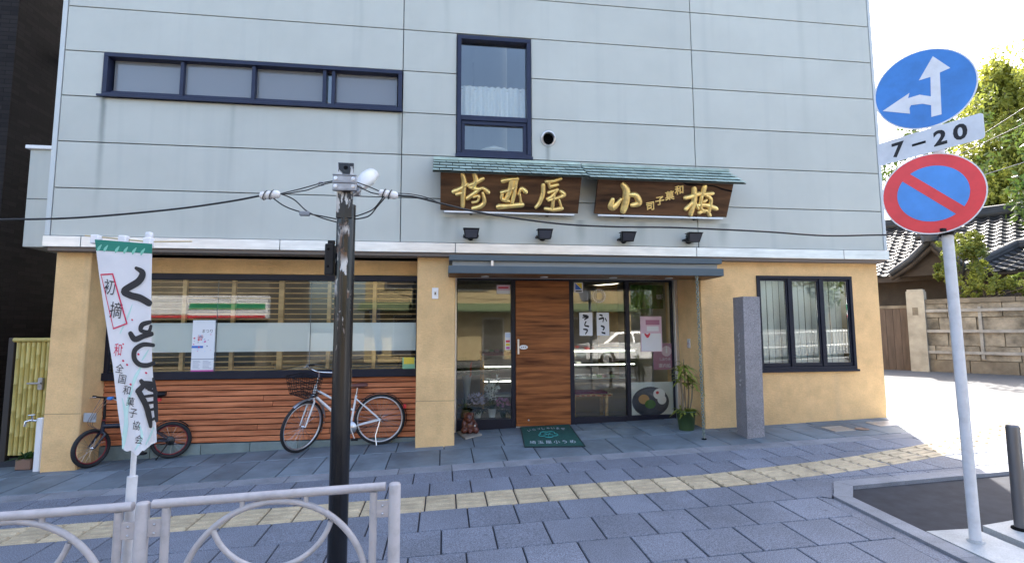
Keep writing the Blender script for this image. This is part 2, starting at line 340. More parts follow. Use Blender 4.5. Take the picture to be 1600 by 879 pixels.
# sidewalk bed with kerb to the road
pave = struct(sheet([-30, -12, 0, 6, 8.9], [-4.72, -3, -2.3, -0.8], lambda x, y: gz(x, y)-0.014), 'sidewalk', M_mortar); pave['_o'] = (0, 0, 0)
apron = struct(sheet([-30, -8, 0, 7.2], [-0.8, 0.2, 1.1], lambda x, y: gz(x, y)-0.012), 'forecourt', M_mortar); apron['_o'] = (0, 0, 0)
b = B(); pl = [SB+E1*-1.6, SB+E1*1.7, Vector((8.95, -0.78, 0)), Vector((6.6, -0.78, 0)), Vector((6.9, 0.6, 0))]
b.add([(p.x, p.y, gz(p.x, p.y)-0.004) for p in pl], [(4, 3, 2, 1, 0)]); struct(b, 'corner_apron', M_conc)
def slabmesh(name, w, d, t, bev=0.006, bars=0):
    b = B().bbox(-w/2, w/2, -d/2, d/2, -t, 0, bev)
    for i in range(bars):
        y = (i-(bars-1)/2)*d/bars; b.add([(-w*.46, y-.018, 0), (w*.46, y-.018, 0), (w*.46, y+.018, 0), (-w*.46, y+.018, 0),
              (-w*.45, y-.010, .009), (w*.45, y-.010, .009), (w*.45, y+.010, .009), (-w*.45, y+.010, .009)], [(4,5,6,7), (0,1,5,4), (1,2,6,5), (2,3,7,6), (3,0,4,7)])
    return b.mesh(name)
SLC = {}
def slab(name, x0, x1, y0, y1, m, parent, t=0.05, dz=0.0, bars=0, rz=0, gap=0.006):
    w = round(x1-x0-2*gap, 3); d = round(y1-y0-2*gap, 3); key = (name, w, d, t, bars)
    if key not in SLC: SLC[key] = slabmesh(name, w, d, t, 0.005, bars)
    cx, cy = (x0+x1)/2, (y0+y1)/2
    o = inst(name, SLC[key], m, parent, (cx, cy, gz(cx, cy)+dz+R.uniform(-.0015, .0015)), (GROT[0], GROT[1], rz)); return o
rows = [(-1.388, -1.008, 1.531, 8.7), (-1.783, -1.388, 1.71, 8.9), (-2.181, -1.783, 1.55, 9.0), (-2.619, -2.181, 1.646, 3.96), (-3.05, -2.619, 1.419, 3.93),
        (-3.47, -3.05, 1.60, 3.905), (-3.89, -3.47, 1.42, 3.905), (-4.31, -3.89, 1.62, 3.905), (-4.72, -4.31, 1.42, 3.905)]
for i, (y0, y1, xo, xm) in enumerate(rows):
    k0 = -17 if y0 > -3.2 else -11
    for k in range(k0, 20):
        x0 = xo+k*.415; x1 = x0+.415
        if i == 2 and x0 < 3.3: continue
        if x0 > xm: break
        if x1 > xm and i > 3: x1 = xm
        if x1-x0 < .05: continue
        slab('paver', x0, x1, y0, y1, M_paver, pave)
for k in range(-22, 7):                                            # straight run of tactile tiles
    x0 = 1.285+k*.2825; slab('tactile_tile', x0, x0+.2825, -2.181, -1.783, M_tact, pave, bars=4)
path = bez([(3.2625+.14, -1.982), (4.0, -1.93), (4.8, -1.84), (5.6, -1.70), (6.6, -1.46), (7.6, -1.13), (8.6, -.75)], 40)
acc = 0; last = path[0]
for i in range(1, len(path)):
    seg = sqrt((path[i][0]-last[0])**2+(path[i][1]-last[1])**2); acc += seg
    if i == 1 or acc >= .2825:
        a = atan2(path[i][1]-last[1], path[i][0]-last[0]); x, y = path[i]; acc = 0
        slab('tactile_tile', x-.14125, x+.14125, y-.199, y+.199, M_tact, pave, bars=4, rz=a, dz=0.006)
    last = path[i]
for k in range(-14, 15):                                            # pale kerb strip along the forecourt
    x0 = .1+k*.6; slab('kerb_stone', x0, x0+.6, -1.008, -.775, M_kerb if -1.5 < k*.6 < 9 else M_kerb, pave, gap=.003)
for k in range(-5, 15):                                             # kerb towards the road
    x0 = -9+k*.9 if k < 0 else -9+k*.9
    slab('kerb_stone', x0, x0+.9, -4.86, -4.72, M_kerb, pave, t=.16)
# slate slabs of the shop forecourt
for (y0, y1, xa, xb, off) in ((-.765, -.03, -7.5, 7.2, .2), (-.03, .52, -7.5, 7.2, .03), (.52, 1.06, .4, 4.6, .24)):
    x = xa+off
    while x < xb:
        w = R.choice((.40, .40, .62, .40)); x1 = min(x+w, xb)
        if x1-x > .1: slab('slate_slab', x, x1, y0, y1, M_slate, apron)
        x += w
# asphalt patch with its kerbs, concrete pads
b = B(); poly = [(4.392, -2.488), (9.5, -2.40), (12.5, -4.9), (4.10, -4.9), (4.12, -3.5), (4.167, -2.745)]
b.add([(x, y, gz(x, y)-.02) for x, y in poly], [tuple(range(len(poly)-1, -1, -1))]); struct(b, 'asphalt_patch', M_asph)
def kerbpoly(pp, name='kerb_stone', h=.022, m=M_kerb, t=.12):
    b = B(); b.prism([(x, y, gz(x, y)+h-t) for x, y in pp], (0, 0, t)); o = b.obj(name, m, pave); return o
kx = lambda y: 4.167+(y+2.745)*.06
for y0, y1 in ((-2.745, -3.3), (-3.303, -3.86), (-3.863, -4.45)):
    kerbpoly([(kx(y0), y0), (kx(y0)-.135, y0+.06 if y0 > -2.8 else y0), (kx(y1)-.135, y1), (kx(y1), y1)])
kerbpoly([(4.167, -2.742), (4.392, -2.488), (4.32, -2.335), (4.032, -2.682)])
xx = [4.395, 4.95, 5.55, 6.15, 6.75, 7.35, 7.95, 8.6]
for a, c in zip(xx, xx[1:]):
    f0 = -2.488+(a-4.39)*.02; f1 = -2.488+(c-4.39)*.02
    kerbpoly([(a+.002, f0), (c-.002, f1), (c-.002, f1+.15), (a-.07 if a < 4.4 else a+.002, f0+.15)])
for y0, y1 in ((-2.70, -3.15), (-3.153, -3.62), (-3.623, -4.1), (-4.103, -4.6)):   # narrow border pavers
    kerbpoly([(kx(y0)-.14, y0), (kx(y0)-.255, y0+.07), (kx(y1)-.255, y1+.07), (kx(y1)-.14, y1)], 'paver', .001, M_paver, .05)
b = B().prism([(x, y, gz(x, y)-.10) for x, y in ((4.13, -3.47), (4.50, -3.50), (4.44, -4.4), (4.10, -4.4))], (0, 0, .125)); struct(b, 'concrete_pad', M_conc)
b = B().prism([(x, y, gz(x, y)-.10) for x, y in ((4.575, -3.50), (5.3, -3.42), (5.5, -4.4), (4.50, -4.4))], (0, 0, .14)); struct(b, 'concrete_pad', M_conc)
kerbpoly([(3.972, -2.19), (4.60, -2.19), (4.60, -2.325), (4.335, -2.325), (4.02, -2.672), (3.972, -2.612)], 'paver', 0, M_paver, .05)
for k in range(9): kerbpoly([(4.606+k*.42, -2.19), (5.014+k*.42, -2.19), (5.014+k*.42, -2.315+k*.006), (4.606+k*.42, -2.322+k*.006)], 'paver', 0, M_paver, .05)
# drain grates and inspection cover in the forecourt
def grate(x0, x1, y0, y1, label):
    c = ((x0+x1)/2, (y0+y1)/2); t = thing('drain_grate', label, 'drain', (c[0], c[1], gz(*c)+.004), 'drain grates in the slate forecourt')
    w, d = x1-x0, y1-y0; f = B()
    for a in ((-w/2, w/2, -d/2, -d/2+.02), (-w/2, w/2, d/2-.02, d/2), (-w/2, -w/2+.02, -d/2+.02, d/2-.02), (w/2-.02, w/2, -d/2+.02, d/2-.02)): f.box(a[0], a[1], a[2], a[3], -.02, .004)
    f.obj('frame', M_alu, t, (0,0,0)); br = B(); n = 9
    for i in range(n):
        y = -d/2+.03+i*(d-.06)/(n-1); br.box(-w/2+.02, w/2-.02, y-.006, y+.006, -.015, .002)
    for i in range(4):
        x = -w/2+.05+i*(w-.1)/3; br.box(x-.005, x+.005, -d/2+.02, d/2-.02, -.016, .0)
    br.obj('bars', M_alu, t, (0,0,0)); t.rotation_euler = GROT
grate(5.87, 6.17, -.50, -.23, 'steel drain grate beside the round cover, below the three-pane window')
grate(6.66, 7.12, -.38, -.12, 'wider steel drain grate at the sunlit building corner')
c = onG(1347, 670); bb = B().lathe([(.085, 0), (.085, .006), (.07, .007), (.066, .003), (.0, .003)], (0,0,0), 24)
o = solo(bb, 'inspection_cover', mat('rust_cover', (.26, .17, .12), .7, var=.3, vscale=20), 'small round rusty inspection cover between the two drain grates', 'cover', (c.x, c.y, gz(c.x, c.y)+.002))

# ================================================================== THE SHOP BUILDING
ZB = 2.688
shop = thing('shop_building', 'corner shop clad in pale blue-grey panels above ochre plaster walls', 'building', (0, 0, 0))
XL, XA, XB, XR, ZT = -4.317, 0.0, 4.266, 7.334, 11.1
BKX = lambda y: XR-y*.7235
# structural shell (openings left for windows and entrance)
core = B()
def wallbox(*a): core.box(*a)
Y0c, Y1c = .035, .20
for a in ((XL+.02, XR-.02, 5.10, ZT), (XL+.02, -3.78, 4.5, 5.10), (-.0, .75, 3.9, 5.1), (1.80, XR-.02, 3.9, 5.1), (XL+.02, -.0, 3.9, 4.5), (XL+.02, XR-.02, 2.60, 3.9)):
    if a[2] == 5.10:
        wallbox(a[0], .75, Y0c, Y1c, a[2], a[3]); wallbox(1.80, a[1], Y0c, Y1c, a[2], a[3]); wallbox(.75, 1.80, Y0c, Y1c, 5.67, a[3])
    else: wallbox(a[0], a[1], Y0c, Y1c, a[2], a[3])
core.obj('core_wall', M_seal, shop)
Z2 = 2.56
b = B(); b.prism([(XL+.003, .042, Z2), (XL+.12, .042, Z2), (XL+.12, 6.88, Z2), (XL+.003, 6.88, Z2)], (0, 0, ZT-Z2)); b.obj('side_wall', M_panel, shop)
b = B(); b.prism([(-4.245, .76, -.4), (-4.1, .76, -.4), (-4.1, 6.88, -.4), (-4.245, 6.88, -.4)], (0, 0, 2.89)); b.obj('side_wall', M_tan, shop)
b = B(); p0 = Vector((XR-.003, .042, 0)); dq = Vector((-.586, .81, 0)); nq = Vector((-.81, -.586, 0)); zz = Vector((0, 0, 1))
b.prism([p0+zz*Z2, p0+dq*8.4+zz*Z2, p0+dq*8.4+nq*.15+zz*Z2, p0+dq*.15+nq*.15+zz*Z2], (0, 0, ZT-Z2)); b.obj('side_wall', M_panel, shop)
p1 = Vector((7.02, .43, -.3)); b = B(); b.prism([p1, p1+dq*7.9, p1+dq*7.9+nq*.15, p1+nq*.15+dq*.12], (0, 0, 2.79)); b.obj('side_wall', M_tan, shop)
b = B(); pe = p0+dq*8.4; b.prism([(XL+.003, 6.885, -.3), (pe.x, 6.885, -.3), (pe.x, 7.05, -.3), (XL+.003, 7.05, -.3)], (0, 0, ZT+.3)); b.obj('back_wall', M_panel, shop)
b = B(); b.prism([(XL, .04, ZT), (XR-.03, .04, ZT), (pe.x, 7.0, ZT), (XL, 7.0, ZT)], (0, 0, .12)); b.obj('roof', M_conc, shop)
b = B(); b.prism([(XL+.15, .22, 2.50), (XR-.4, .22, 2.50), (pe.x-.3, 6.8, 2.5), (XL+.15, 6.8, 2.5)], (0, 0, .10)); b.obj('floor_slab', mat('ceiling_white', (.6, .58, .54), .8), shop)
# cladding panels
def panel(x0, x1, z0, z1):
    g = .006; B().bbox(x0+g, x1-g, 0, .03, z0+g, z1-g, .003).obj('cladding_panel', M_panel, shop)
Zr = [ZB, 3.3, 3.9, 4.5, 5.1, 5.7, 6.3, 6.9, 7.5, 8.1, 8.7, 9.3, 9.9, 10.5, 11.1]
for j in range(len(Zr)-1):
    z0, z1 = Zr[j], Zr[j+1]
    if j == 3: panel(XL+.06, -3.79, z0, z1)
    else: panel(XL+.06, XA, z0, z1)
    if j in (2, 3, 4): panel(XA, .745, z0, z1); panel(1.805, XB, z0, z1)
    else: panel(XA, XB, z0, z1)
    panel(XB, XR-.055, z0, z1)
B().bbox(XL, XL+.056, -.006, .04, ZB+.004, ZT, .004).obj('corner_trim', M_trim, shop)
B().bbox(XR-.052, XR, -.006, .04, ZB+.004, ZT, .004).obj('corner_trim', M_trim, shop)
B().box(.752, 1.798, .012, .034, 5.672, 5.695).obj('flashing', M_seal, shop)
# metal fascia band
fx = [-4.30, -3.87, -1.525, .739, 4.204, 6.546, 7.31]
for a, c in zip(fx, fx[1:]): B().bbox(a+.004, c-.004, -.06, .03, 2.545, ZB-.008, .004).obj('fascia_strip', M_band, shop)
B().box(-4.29, 7.30, -.035, .10, 2.556, ZB-.012).obj('fascia_backing', M_seal, shop)
B().box(-4.25, 7.25, -.03, .52, 2.50, 2.555).obj('soffit', mat('soffit_grey', (.16, .13, .11), .8), shop)
# ochre plaster
YW = .12
def tan(x0, x1, y0, y1, z0, z1, name='plaster_wall'): return B().bbox(x0, x1, y0, y1, z0, z1, .0008 if name == 'plaster_wall' else .012).obj(name, M_tan, shop)
tan(-4.25, -3.845, YW, .75, -.45, 2.51, 'plaster_pillar')
tan(.228, .746, YW, 1.2, -.35, 2.51, 'plaster_pillar')
tan(4.335, 5.225, YW, 1.35, -.3, 2.51)
tan(5.225, 6.785, YW, .42, -.3, .885); tan(5.225, 6.785, YW, .42, 2.295, 2.51); 
b = B(); b.prism([(6.785, YW, -.3), (7.243, YW, -.3), (7.02, .43, -.3), (6.785, .43, -.3)], (0, 0, 2.81)); b.obj('plaster_wall', M_tan, shop)
# shallow trowel line low on the pillars
for x0, x1, z in ((.226, .748, .56), (-4.252, -3.843, .50)): B().box(x0, x1, YW-.0015, YW+.004, z-.004, z+.003).obj('plaster_joint', mat('plaster_line', (.36, .24, .12), .95), shop)
# annex box on the left with white coping
B().bbox(-5.13, -4.33, .78, 3.0, 2.66, 4.03, .005).obj('annex_wall', M_panel, shop)
B().bbox(-5.17, -4.33, .74, 3.02, 4.03, 4.08, .004).obj('annex_coping', M_white, shop)
B().box(-5.12, -4.34, .774, .785, 3.325, 3.335).obj('annex_joint', M_seal, shop)

# ---- upper windows
def frame(b, x0, x1, z0, z1, y0, y1, w, wb=None):
    wb = wb or w
    b.bbox(x0, x1, y0, y1, z1-w, z1, .003); b.bbox(x0, x1, y0, y1, z0, z0+wb, .003)
    b.bbox(x0, x0+w, y0+.001, y1-.001, z0+wb, z1-w, .003); b.bbox(x1-w, x1, y0+.001, y1-.001, z0+wb, z1-w, .003); return b
def pane(x0, x1, z0, z1, y, m, parent, name='pane'): return B().box(x0, x1, y, y+.006, z0, z1).obj(name, m, parent)
w1 = frame(B(), -3.775, -.008, 4.505, 5.085, -.035, .12, .052).obj('window', M_frame2, shop)
B().bbox(-3.82, .012, -.06, -.036, 4.49, 4.52, .003).obj('sill', M_frame2, w1)
xs = [onY(u, 130, 0).x for u in (284, 396, 507, 521)]
for x in xs: B().bbox(x-.022, x+.022, -.01, .10, 4.558, 5.032, .003).obj('mullion', M_frame2, w1)
ed = [-3.72]+xs+[-.06]
for i in range(5):
    if i == 3: pane(ed[3]+.023, ed[4]-.023, 4.56, 5.03, .06, G_upper, w1); continue
    pane(ed[i]+.023, ed[i+1]-.023, 4.56, 5.03, .045 if i % 2 else .07, G_frost, w1)
    B().bbox(ed[i]+.024, ed[i+1]-.024, .02, .085, 4.5575, 4.60, .002).obj('sash_rail', M_frame2, w1)
# things standing on the inside sill
def bits(specs, parent=None):
    pass
w2 = frame(B(), .752, 1.798, 3.905, 5.665, -.035, .12, .055).obj('window', M_frame2, shop)
B().bbox(.73, 1.815, -.065, -.036, 3.885, 3.925, .003).obj('sill', M_frame2, w2)
B().bbox(.808, 1.742, -.02, .11, 4.43, 4.50, .003).obj('transom', M_frame2, w2)
pane(.808, 1.742, 4.50, 5.61, .05, G_upper, w2)
sash = frame(B(), .812, 1.738, 3.962, 4.428, .0, .07, .05).obj('sash', M_frame2, w2)
pane(.863, 1.687, 4.013, 4.377, .035, G_upper, w2)
# lace curtain: gathered cloth
cu = thing('lace_curtain', 'white lace half curtain hanging inside the tall upstairs window', 'curtain', (1.27, .22, 5.05))
b = B(); n = 120; vs = []
for k in range(9):
    z = 5.03-.515*k/8
    for i in range(n+1):
        x = .80+.95*i/n; fold = .018*sin(i*.52)+.012*sin(i*.23+1)
        zz = z+(.016*abs(sin(i*.29)) if k == 0 else 0); vs.append((x, .22+fold*(.6+.4*k/8), zz))
b.add(vs, [(k*(n+1)+i, k*(n+1)+i+1, (k+1)*(n+1)+i+1, (k+1)*(n+1)+i) for k in range(8) for i in range(n)], True)
b.obj('cloth', mat('lace', (.93, .94, .97), .9, var=.05, vscale=30, trans=.15), cu)
B().tube([(.79, .235, 5.0), (1.76, .235, 5.0)], .006, 8).obj('rod', M_alu, cu)
# object on the low upstairs sill: a folded white paper shade
b = B().lathe([(.01, .0), (.17, .0), (.20, .02), (.21, .035), (.12, .075), (.03, .115), (.0, .12)], (0,0,0), 24)
solo(b, 'lamp_shade', mat('paper_white', (.8, .8, .8), .8), 'white pagoda-shaped lamp shade behind the low upstairs pane', 'lamp shade', (1.30, .32, 4.07))
b = B().box(.85, 1.75, .24, .6, 4.0, 4.068); b.obj('inner_sill', M_white, w2)
B().box(-3.7, -.06, .22, .5, 4.5, 4.57).obj('inner_sill', M_white, w1)
g = onY(592, 157, .30)
solo(B().bbox(-.16, .06, -.04, .04, 0, .05, .003).bbox(-.13, .01, -.03, .03, .051, .085, .003), 'paper_box', mat('box_white', (.78, .77, .78), .6), 'white paper boxes on the sill of the long upstairs window', 'box', (g.x, g.y, 4.571))
g = onY(487, 149, .26); tr_ = B().tube([(cos(a)*.085, 0, sin(a)*.085) for a in [2*pi*i/28 for i in range(28)]], .009, 6, closed=True)
tr_.prism([(-.07, -.004, -.05), (.0, -.004, .045), (.07, -.004, -.05), (0, -.004, -.02)], (0, .008, 0))
solo(tr_, 'round_ornament', mat('orn_white', (.8, .8, .8), .6), 'white ring ornament behind the frosted third pane upstairs', 'ornament', (g.x, g.y, 4.572+.095))
g = onY(514, 157, .30)
solo(B().lathe([(.045, 0), (.05, .04), (.035, .075), (.03, .085), (.04, .10), (.03, .13), (0, .15)], (0,0,0), 12), 'small_doll', mat('doll_orange', (.7, .3, .12), .7), 'small orange figure in the narrow clear gap of the long upstairs window', 'ornament', (g.x, g.y, 4.571))
# vent hood
v = onY(856, 218, 0); vh = thing('vent_hood', 'round grey vent hood beside the tall upstairs window', 'vent', (v.x, 0, v.z))
bb = B().lathe([(.098, 0), (.098, .015), (.085, .02)], (v.x, 0, v.z), 24, 'y', False)
prof = []
n = 24; vs = []
for k, (r, yy) in enumerate(((.085, 0), (.085, -.05), (.083, -.085))):
    for j in range(n):
        a = 2*pi*j/n; dy = yy*(1.0 if sin(a) > 0 else 1-.75*(-sin(a))); vs.append((v.x+r*cos(a), dy, v.z+r*sin(a)))
bb.add(vs, [(i*n+j, i*n+(j+1) % n, (i+1)*n+(j+1) % n, (i+1)*n+j) for i in range(2) for j in range(n)], True)
bb.obj('hood', M_alu, vh)
b = B();
for i in range(5): b.box(v.x-.07, v.x+.07, -.022, -.016, v.z-.07+i*.028, v.z-.062+i*.028)
b.obj('grille', M_dark, vh); B().tube([(v.x+.092*cos(a_), -.03-.03*sin(a_), v.z+.092*sin(a_)) for a_ in [2*pi*k_/28 for k_ in range(28)]], .016, 8, closed=True).obj('hood_rim', M_alu, vh); B().lathe([(.082, 0), (.0, 0)], (v.x, -.004, v.z), 20, 'y').obj('duct', M_dark, vh)

# ---- ground floor shop window (recessed)
YS = .55; wx0, wx1 = -3.845, .228
tan(wx0, wx1, YS-.02, .8, 2.285, 2.51, 'lintel')
win = B(); zg0, zg1 = .962, 2.205
win.bbox(wx0, wx1, YS-.05, YS+.06, zg1, 2.285, .004); win.bbox(wx0, wx1, YS-.09, YS+.06, .862, zg0, .004)
win.bbox(wx0, wx0+.05, YS-.049, YS+.059, zg0, zg1, .003); win.bbox(wx1-.03, wx1, YS-.049, YS+.059, zg0, zg1, .003)
sw = win.obj('window', M_frame, shop)
gx = [wx0+.05]+[onY(u, 480, YS).x for u in (340, 486)]+[wx1-.03]
for a, c in zip(gx, gx[1:]):
    pane(a+.003, c-.003, zg0, zg1, YS, G_clear, sw)
    z0 = onY(420, 549, YS).z; z1 = onY(420, 504, YS).z
    B().box(a+.003, c-.003, YS+.012, YS+.015, z0, z1).obj('frosted_film', G_film, sw)
for a in gx[1:-1]: B().box(a-.003, a+.003, YS-.002, YS+.008, zg0, zg1).obj('glass_joint', M_seal, sw)
for u in (287, 364, 439, 514, 585):
    x = onY(u, 480, YS+.02).x; w = .035 if u in (439,) else .026
    B().bbox(x-w, x+w, YS+.02, YS+.07, zg0+.012, zg1, .003).obj('lattice_post', M_lattice, sw)
nsl = 17
for k in range(nsl):
    z = zg0+.045+k*(zg1-zg0-.07)/(nsl-1); B().bbox(wx0+.05, wx1-.03, YS+.072, YS+.095, z-.008, z+.008, .002).obj('lattice_slat', M_lattice, sw)
B().bbox(wx0+.05, wx1-.03, YS+.062, YS+.17, zg0-.02, zg0+.012, .003).obj('inner_sill', M_lattice, sw)
# boards under the window
nb = 11; zb0, zb1 = .015, .858; bh = (zb1-zb0)/nb
for k in range(nb):
    x = wx0; z = zb0+k*bh
    while x < wx1-.01:
        w = R.uniform(1.9, 2.9); x1 = min(x+w, wx1)
        if wx1-x1 < .7: x1 = wx1
        B().bbox(x+.002, x1-.002, YS-.02+R.uniform(-.002, .002), YS+.03, z+.0065, z+bh-.0065, .003).obj('siding_board', M_board, shop); x = x1
B().box(wx0, wx1, YS+.005, YS+.06, zb0, .86).obj('board_backing', M_dark, shop)
x = wx0
while x < wx1-.01:
    x1 = min(x+.62, wx1); B().bbox(x+.003, x1-.003, YS-.035, YS+.08, -.45, .008, .004).obj('plinth_stone', M_plinth, shop); x = x1
# ---- three-pane window right
wr = frame(B(), 5.218, 6.79, .892, 2.30, .10, .20, .045, .055).obj('window', M_frame, shop)
B().bbox(5.205, 6.81, .075, .103, .868, .90, .003).obj('sill', M_frame, wr)
mx = [onY(u, 500, .14).x for u in (1228, 1280)]; mx = [5.218+.533, 5.218+1.05]
for x in mx: B().bbox(x-.028, x+.028, .108, .19, .948, 2.254, .003).obj('mullion', M_frame, wr)
e = [5.263]+mx+[6.745]
for i in range(3):
    a = e[i]+(.028 if i else 0); c = e[i+1]-(.028 if i < 2 else 0)
    fr = frame(B(), a+.002, c-.002, .95, 2.252, .125, .17, .026, .05).obj('sash', M_frame, wr); pane(a+.03, c-.03, 1.002, 2.224, .145, G_clear, wr)
for i in range(14):                                                  # pale vertical blind inside
    x = 5.29+i*.105; B().box(x, x+.092, .30+.004*(i % 2), .304+.004*(i % 2), .95, 2.26).obj('blind_strip', mat('blind', (.66, .67, .65), .8, rnd=.06), wr)
# ---- entrance
YE = 1.0
ent = B(); ex = [.79, 1.645, 1.70, 2.565, 2.62, 3.495, 3.545, 4.30]
zt = 2.275; zf = .02
ent.bbox(.746, 4.335, YE-.04, YE+.06, zt, 2.345, .003)
for a, c in ((.746, .80), (1.635, 1.70), (2.56, 2.63), (3.49, 3.55), (4.27, 4.335)): ent.bbox(a, c, YE-.038, YE+.058, -.12, zt, .003)
for a, c in ((.80, 1.635), (2.63, 3.49), (3.55, 4.27)): ent.bbox(a, c, YE-.036, YE+.056, -.12, zf+.13, .003)
ef = ent.obj('entrance_frame', M_frame, shop)
for a, c in ((.80, 1.635), (2.63, 3.49), (3.55, 4.27)): pane(a, c, zf+.13, zt, YE+.01, G_ent, ef)
B().bbox(1.70, 2.56, YE-.03, YE+.04, -.12, .035, .003).obj('threshold', M_alu, ef)
B().bbox(.735, .788, YE-.10, YE-.041, -.1, 2.30, .003).obj('jamb_cover', M_alu, ef)
B().bbox(4.28, 4.334, YE-.12, YE-.041, -.1, 2.30, .003).obj('jamb_cover', M_alu, ef)
B().bbox(.75, 4.334, YE-.09, YE-.041, 2.30, 2.335, .003).obj('head_rail', M_band, ef)
door = B().bbox(1.702, 2.558, YE-.05, YE+.0, .04, zt-.004, .004).obj('door', M_door, shop)
b = B().bbox(1.725, 1.755, YE-.066, YE-.05, 1.13, 1.36, .004).box(1.732, 1.748, YE-.068, YE-.066, 1.15, 1.34); b.obj('handle', M_alu, door)
b = B(); q = onY(818, 542, YE-.05); b.add([(q.x+.068*cos(a), YE-.056, q.z+.034*sin(a)) for a in [2*pi*i/24 for i in range(24)]], [tuple(range(24))]); b.obj('name_plate', M_white, door)
for k, dx in enumerate((-.03, 0, .03)): B().lathe([(.009, 0), (.0, .001)], (q.x+dx, YE-.058, q.z), 8, 'y').obj('plate_mark', M_seal, door)
q = onY(826, 656, YE-.05); B().lathe([(.014, 0), (.014, .008), (0, .010)], (q.x, YE-.05, q.z), 12, 'y').obj('lock', M_alu, door)
B().box(.746, 4.335, YW, YE+.1, 2.345, 2.50).obj('soffit', M_soffit, shop)
for k in range(11): B().bbox(.748, 4.333, YW+.01+k*.079, YW+.083+k*.079, 2.333, 2.344, .003).obj('soffit_board', M_soffit, shop)
# canopy: two steel channels with a recessed web, wood underneath
can = B()
can.bbox(.655, 4.41, -.36, .118, 2.405, 2.475, .004); can.bbox(.645, 4.42, -.38, .118, 2.235, 2.335, .004)
can = can.obj('canopy', M_steelblue, shop)
B().box(.70, 4.37, -.30, .117, 2.336, 2.404).obj('canopy_web', mat('canopy_web', (.26, .28, .29), .5), can)
B().box(.66, 4.405, -.345, .115, 2.226, 2.2345).obj('canopy_lining', M_soffit, can)
q = onY(769, 412, -.36); B().box(q.x-.015, q.x+.015, -.375, -.3, 2.336, 2.404).obj('canopy_clip', M_alu, can)
for u, v in ((758, 430), (850, 431), (958, 433), (1045, 433)):
    q = onY(u, v, -.1); B().lathe([(.055, 0), (.055, -.008), (.045, -.010), (.043, -.004), (0, -.004)], (q.x, -.1, 2.226), 20).obj('downlight', M_alu, can)

# ================================================================== SIGNBOARDS, LAMPS AND FITTINGS ON THE FACADE
def signboard(label, uL, uR, vBL, vTL, uBR, vBR, roofpx, letters, ntile, crop):
    yb, yt = -.13, -.36
    zb = onY(uL, vBL, yb).z; zt_ = onY(uL, vTL, yt).z
    pb = Vector((0, yb, zb)); up = Vector((0, yt-yb, zt_-zb)).normalized(); nrm = Vector((0, up.z, -up.y)) * -1   # faces the street
    nrm = Vector((0, -up.z, up.y))
    x0 = onY(uL, vBL, yb).x; x1 = onY(uBR, vBR, yb).x
    t = thing('wooden_signboard', label, 'sign', ((x0+x1)/2, -.1, zb))
    H = (Vector((0, yt, zt_))-pb).length
    # board with slightly ragged lower edge
    n = 26; low = [pb+Vector((x0+(x1-x0)*i/n, 0, 0))+up*(R.uniform(0, .008) if 0 < i < n else 0) for i in range(n+1)]
    hi = [pb+Vector((x1, 0, 0))+up*H, pb+Vector((x0, 0, 0))+up*H]
    b = B(); b.prism([*low, *hi], -nrm*.05); bo = b.obj('board', M_plank, t)
    B().bbox(x0+.05, x1-.05, yb+.0, yb+.05, zb-.028, zb-.004, .003).obj('support_rail', M_alu, t)
    for f in (.22, .78):
        xx = x0+(x1-x0)*f; B().bbox(xx-.02, xx+.02, yb+.06, .0, zb-.03, zb+.03, .003).obj('bracket', M_black, t)
        B().bbox(xx-.018, xx+.018, yt+.06, .0, zt_-.06, zt_-.02, .003).obj('bracket', M_black, t)
    def fm(x, y, h):
        u, v = crop[0]+x/crop[2], crop[1]+y/crop[2]
        return onP(u, v, pb, nrm)+nrm*(.002+h)
    for name, strokes in letters:
        bl = B()
        for st in strokes: domed(bl, [(x, y, w*1.22) for x, y, w in st], fm, .034)
        bl.obj('letter', M_gold, t)
    # little tiled roof
    (ux0, vx0), (ux1, vx1) = roofpx
    ye = -.45; ze = onY(ux0, vx0, ye).z; rx0 = onY(ux0, vx0, ye).x; rx1 = onY(ux1, vx1, ye).x
    zr = onY(ux0, vx0-17, -.01).z; dr = Vector((0, ye+.01, ze-zr)); Ls = dr.length; dr = dr/Ls; rn = Vector((0, dr.z, -dr.y)); rn = rn if rn.z > 0 else -rn
    roof = B(); a = Vector((0, -.01, zr))-rn*.022
    roof.prism([a+Vector((rx0, 0, 0)), a+Vector((rx1, 0, 0)), a+Vector((rx1, 0, 0))+dr*Ls, a+Vector((rx0, 0, 0))+dr*Ls], rn*.012)
    rf = roof.obj('roof', M_copper_dark, t)
    nr = 4; tw = (rx1-rx0)/ntile
    for r in range(nr):
        for c in range(-1, ntile+1):
            off = (r % 2)*tw*.5; xa = max(rx0, rx0+c*tw+off+.006); xb = min(rx1, rx0+(c+1)*tw+off-.006)
            if xb-xa < .02: continue
            s0 = Ls*r/nr+.0; s1 = Ls*(r+1)/nr+.022
            p = Vector((0, -.01, zr)); lift0 = rn*(-.010); lift1 = rn*(.012+R.uniform(0, .004))
            q = B(); q.prism([p+Vector((xa, 0, 0))+dr*s0+lift0, p+Vector((xb, 0, 0))+dr*s0+lift0, p+Vector((xb, 0, 0))+dr*s1+lift1, p+Vector((xa, 0, 0))+dr*s1+lift1], rn*.007)
            q.obj('roof_tile', M_copper, rf)
    B().bbox(rx0, rx1, -.05, .0, zr-.01, zr+.03, .004).obj('ridge', M_copper, t)
    return t, pb, nrm, fm
